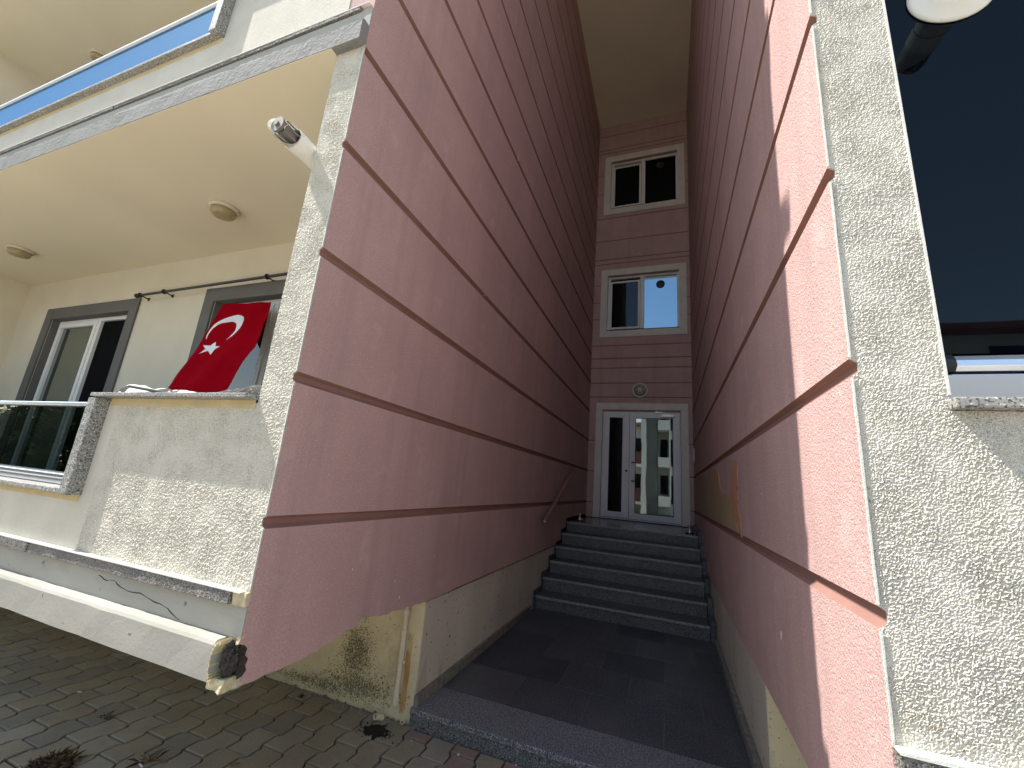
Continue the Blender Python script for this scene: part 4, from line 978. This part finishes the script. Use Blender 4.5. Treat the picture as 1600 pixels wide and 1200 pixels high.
# ---------------------------------------------------------------- across the street (seen in the panes)
OB = thing('apartment_building', 'white apartment block across the street reflected in the entrance door', 'building', (0, -24, 0))
yo = -20.0
def obx(n, m_, *a): obj(n, BX(*a), m_, OB)
obx('wall', OBG, -.09, .72, yo - 4, yo, 0, 9.4)
obx('column', OBW, -.45, -.09, yo - 4, yo + .9, 0, 9.3)
obx('wall', OBW, .72, 30, yo - 10, yo - 1.2, 0, 9.4)
obx('wall', OBW, -26, -.45, yo - 10, yo - 1.2, 0, 7.0)
obx('roof', OBR, -26.5, 31, yo - 11, yo - .2, 9.4, 9.7) if False else None
obj('roof', BX(-.2, 31, yo - 11, yo - .3, 9.4, 9.65), OBR, OB); obj('roof', BX(-27, -.46, yo - 11, yo - .3, 7.0, 7.25), OBR, OB)
for fl_ in range(3):
    z = .9 + fl_ * 2.93
    obx('balcony', OBW, .80, 1.62, yo - 1.2, yo + .6, z - .2, z + .55)
    obj('window', BX(.95, 1.5, yo - 1.19, yo - 1.15, z + .7, z + 2.2), DARKIN, OB)
    if z < 6:
        obx('balcony', OBB, -1.9, -.46, yo - 1.2, yo + .3, z, z + .95); obx('slab', OBW, -1.9, -.46, yo - 1.2, yo + .4, z - .25, z - .02)
        obj('window', BX(-1.7, -.6, yo - 1.19, yo - 1.15, z + 1.0, z + 2.2), DARKIN, OB)
    obx('pier', OBW, 1.62, 1.72, yo - 1.2, yo + .5, z - .2, z + 2.73) 
    obj('window', BX(1.75, 2.4, yo - 1.19, yo - 1.13, z, z + 2.2), DARKIN, OB)
    for i in range(7):
        x = 4.5 + i * 3.6
        obx('balcony', OBW, x - 1.2, x + 1.2, yo - 1.2, yo + .1, z - .2, z + .8); obj('window', BX(x - .9, x + .9, yo - 1.19, yo - 1.14, z + .85, z + 2.1), GLASSD, OB)
        if z < 6:
            x = -4.2 - i * 3.1; obx('balcony', OBW if i % 2 else OBB, x - 1.1, x + 1.1, yo - 1.2, yo + .1, z - .2, z + .8); obj('window', BX(x - .8, x + .8, yo - 1.19, yo - 1.14, z + .85, z + 2.1), GLASSD, OB)
# hedge and trees across the street to the left (seen in the balcony glass)
def foliage(bm, c, rad, n, seed, sz=.07):
    rnd = random.Random(seed)
    for i in range(n):
        a, b_, q = rnd.uniform(0, 6.283), math.acos(rnd.uniform(-1, 1)), rnd.random() ** .4
        p = Vector(c) + Vector((rad[0] * q * math.sin(b_) * math.cos(a), rad[1] * q * math.sin(b_) * math.sin(a), rad[2] * q * math.cos(b_)))
        if noise.noise(p * 1.1) < -.15: continue
        d1 = Vector((rnd.gauss(0, 1), rnd.gauss(0, 1), rnd.gauss(0, 1))).normalized(); d2 = d1.cross(Vector((rnd.gauss(0, 1), rnd.gauss(0, 1), rnd.gauss(0, 1)))).normalized(); s = sz * rnd.uniform(.6, 1.4)
        bm.faces.new([bm.verts.new(p + d1 * s), bm.verts.new(p + d2 * s * .5), bm.verts.new(p - d1 * s), bm.verts.new(p - d2 * s * .5)])
bm = bmesh.new()
for i in range(16): foliage(bm, (-7 - i * 1.6, -4.9 + .3 * math.sin(i), 1.3), (1.3, .8, 1.5 + .35 * math.sin(i * 2.1)), 3600, i, .10)
tag(obj('hedge', bm, LEAF), 'leafy hedge by the street seen in the balcony glass', 'hedge', kind='stuff')
for i, (x, y_, h_) in enumerate([(-17, -8, 2.4), (-24, -8.5, 2.8)]):
    t = thing('tree', ['young green tree by the street, nearer one', 'young green tree by the street, farther one'][i], 'tree', (x, y_, 0), 'street trees across the way')
    bm = bmesh.new(); tube(bm, (x, y_, -.05), (x + .1, y_, h_), .12, 12, .07)
    for a in range(5): tube(bm, (x + .1, y_, h_ * .8), (x + math.cos(a * 1.3) * .9, y_ + math.sin(a * 1.3) * .9, h_ + .7), .05, 8, .015)
    obj('trunk', bm, BARK, t); bm = bmesh.new()
    for a in range(5): foliage(bm, (x + math.cos(a * 1.3) * .8, y_ + math.sin(a * 1.3) * .8, h_ + .6 + .3 * (a % 2)), (.9, .9, .8), 1300, 50 + a + i * 9, .08)
    obj('crown', bm, LEAF, t)
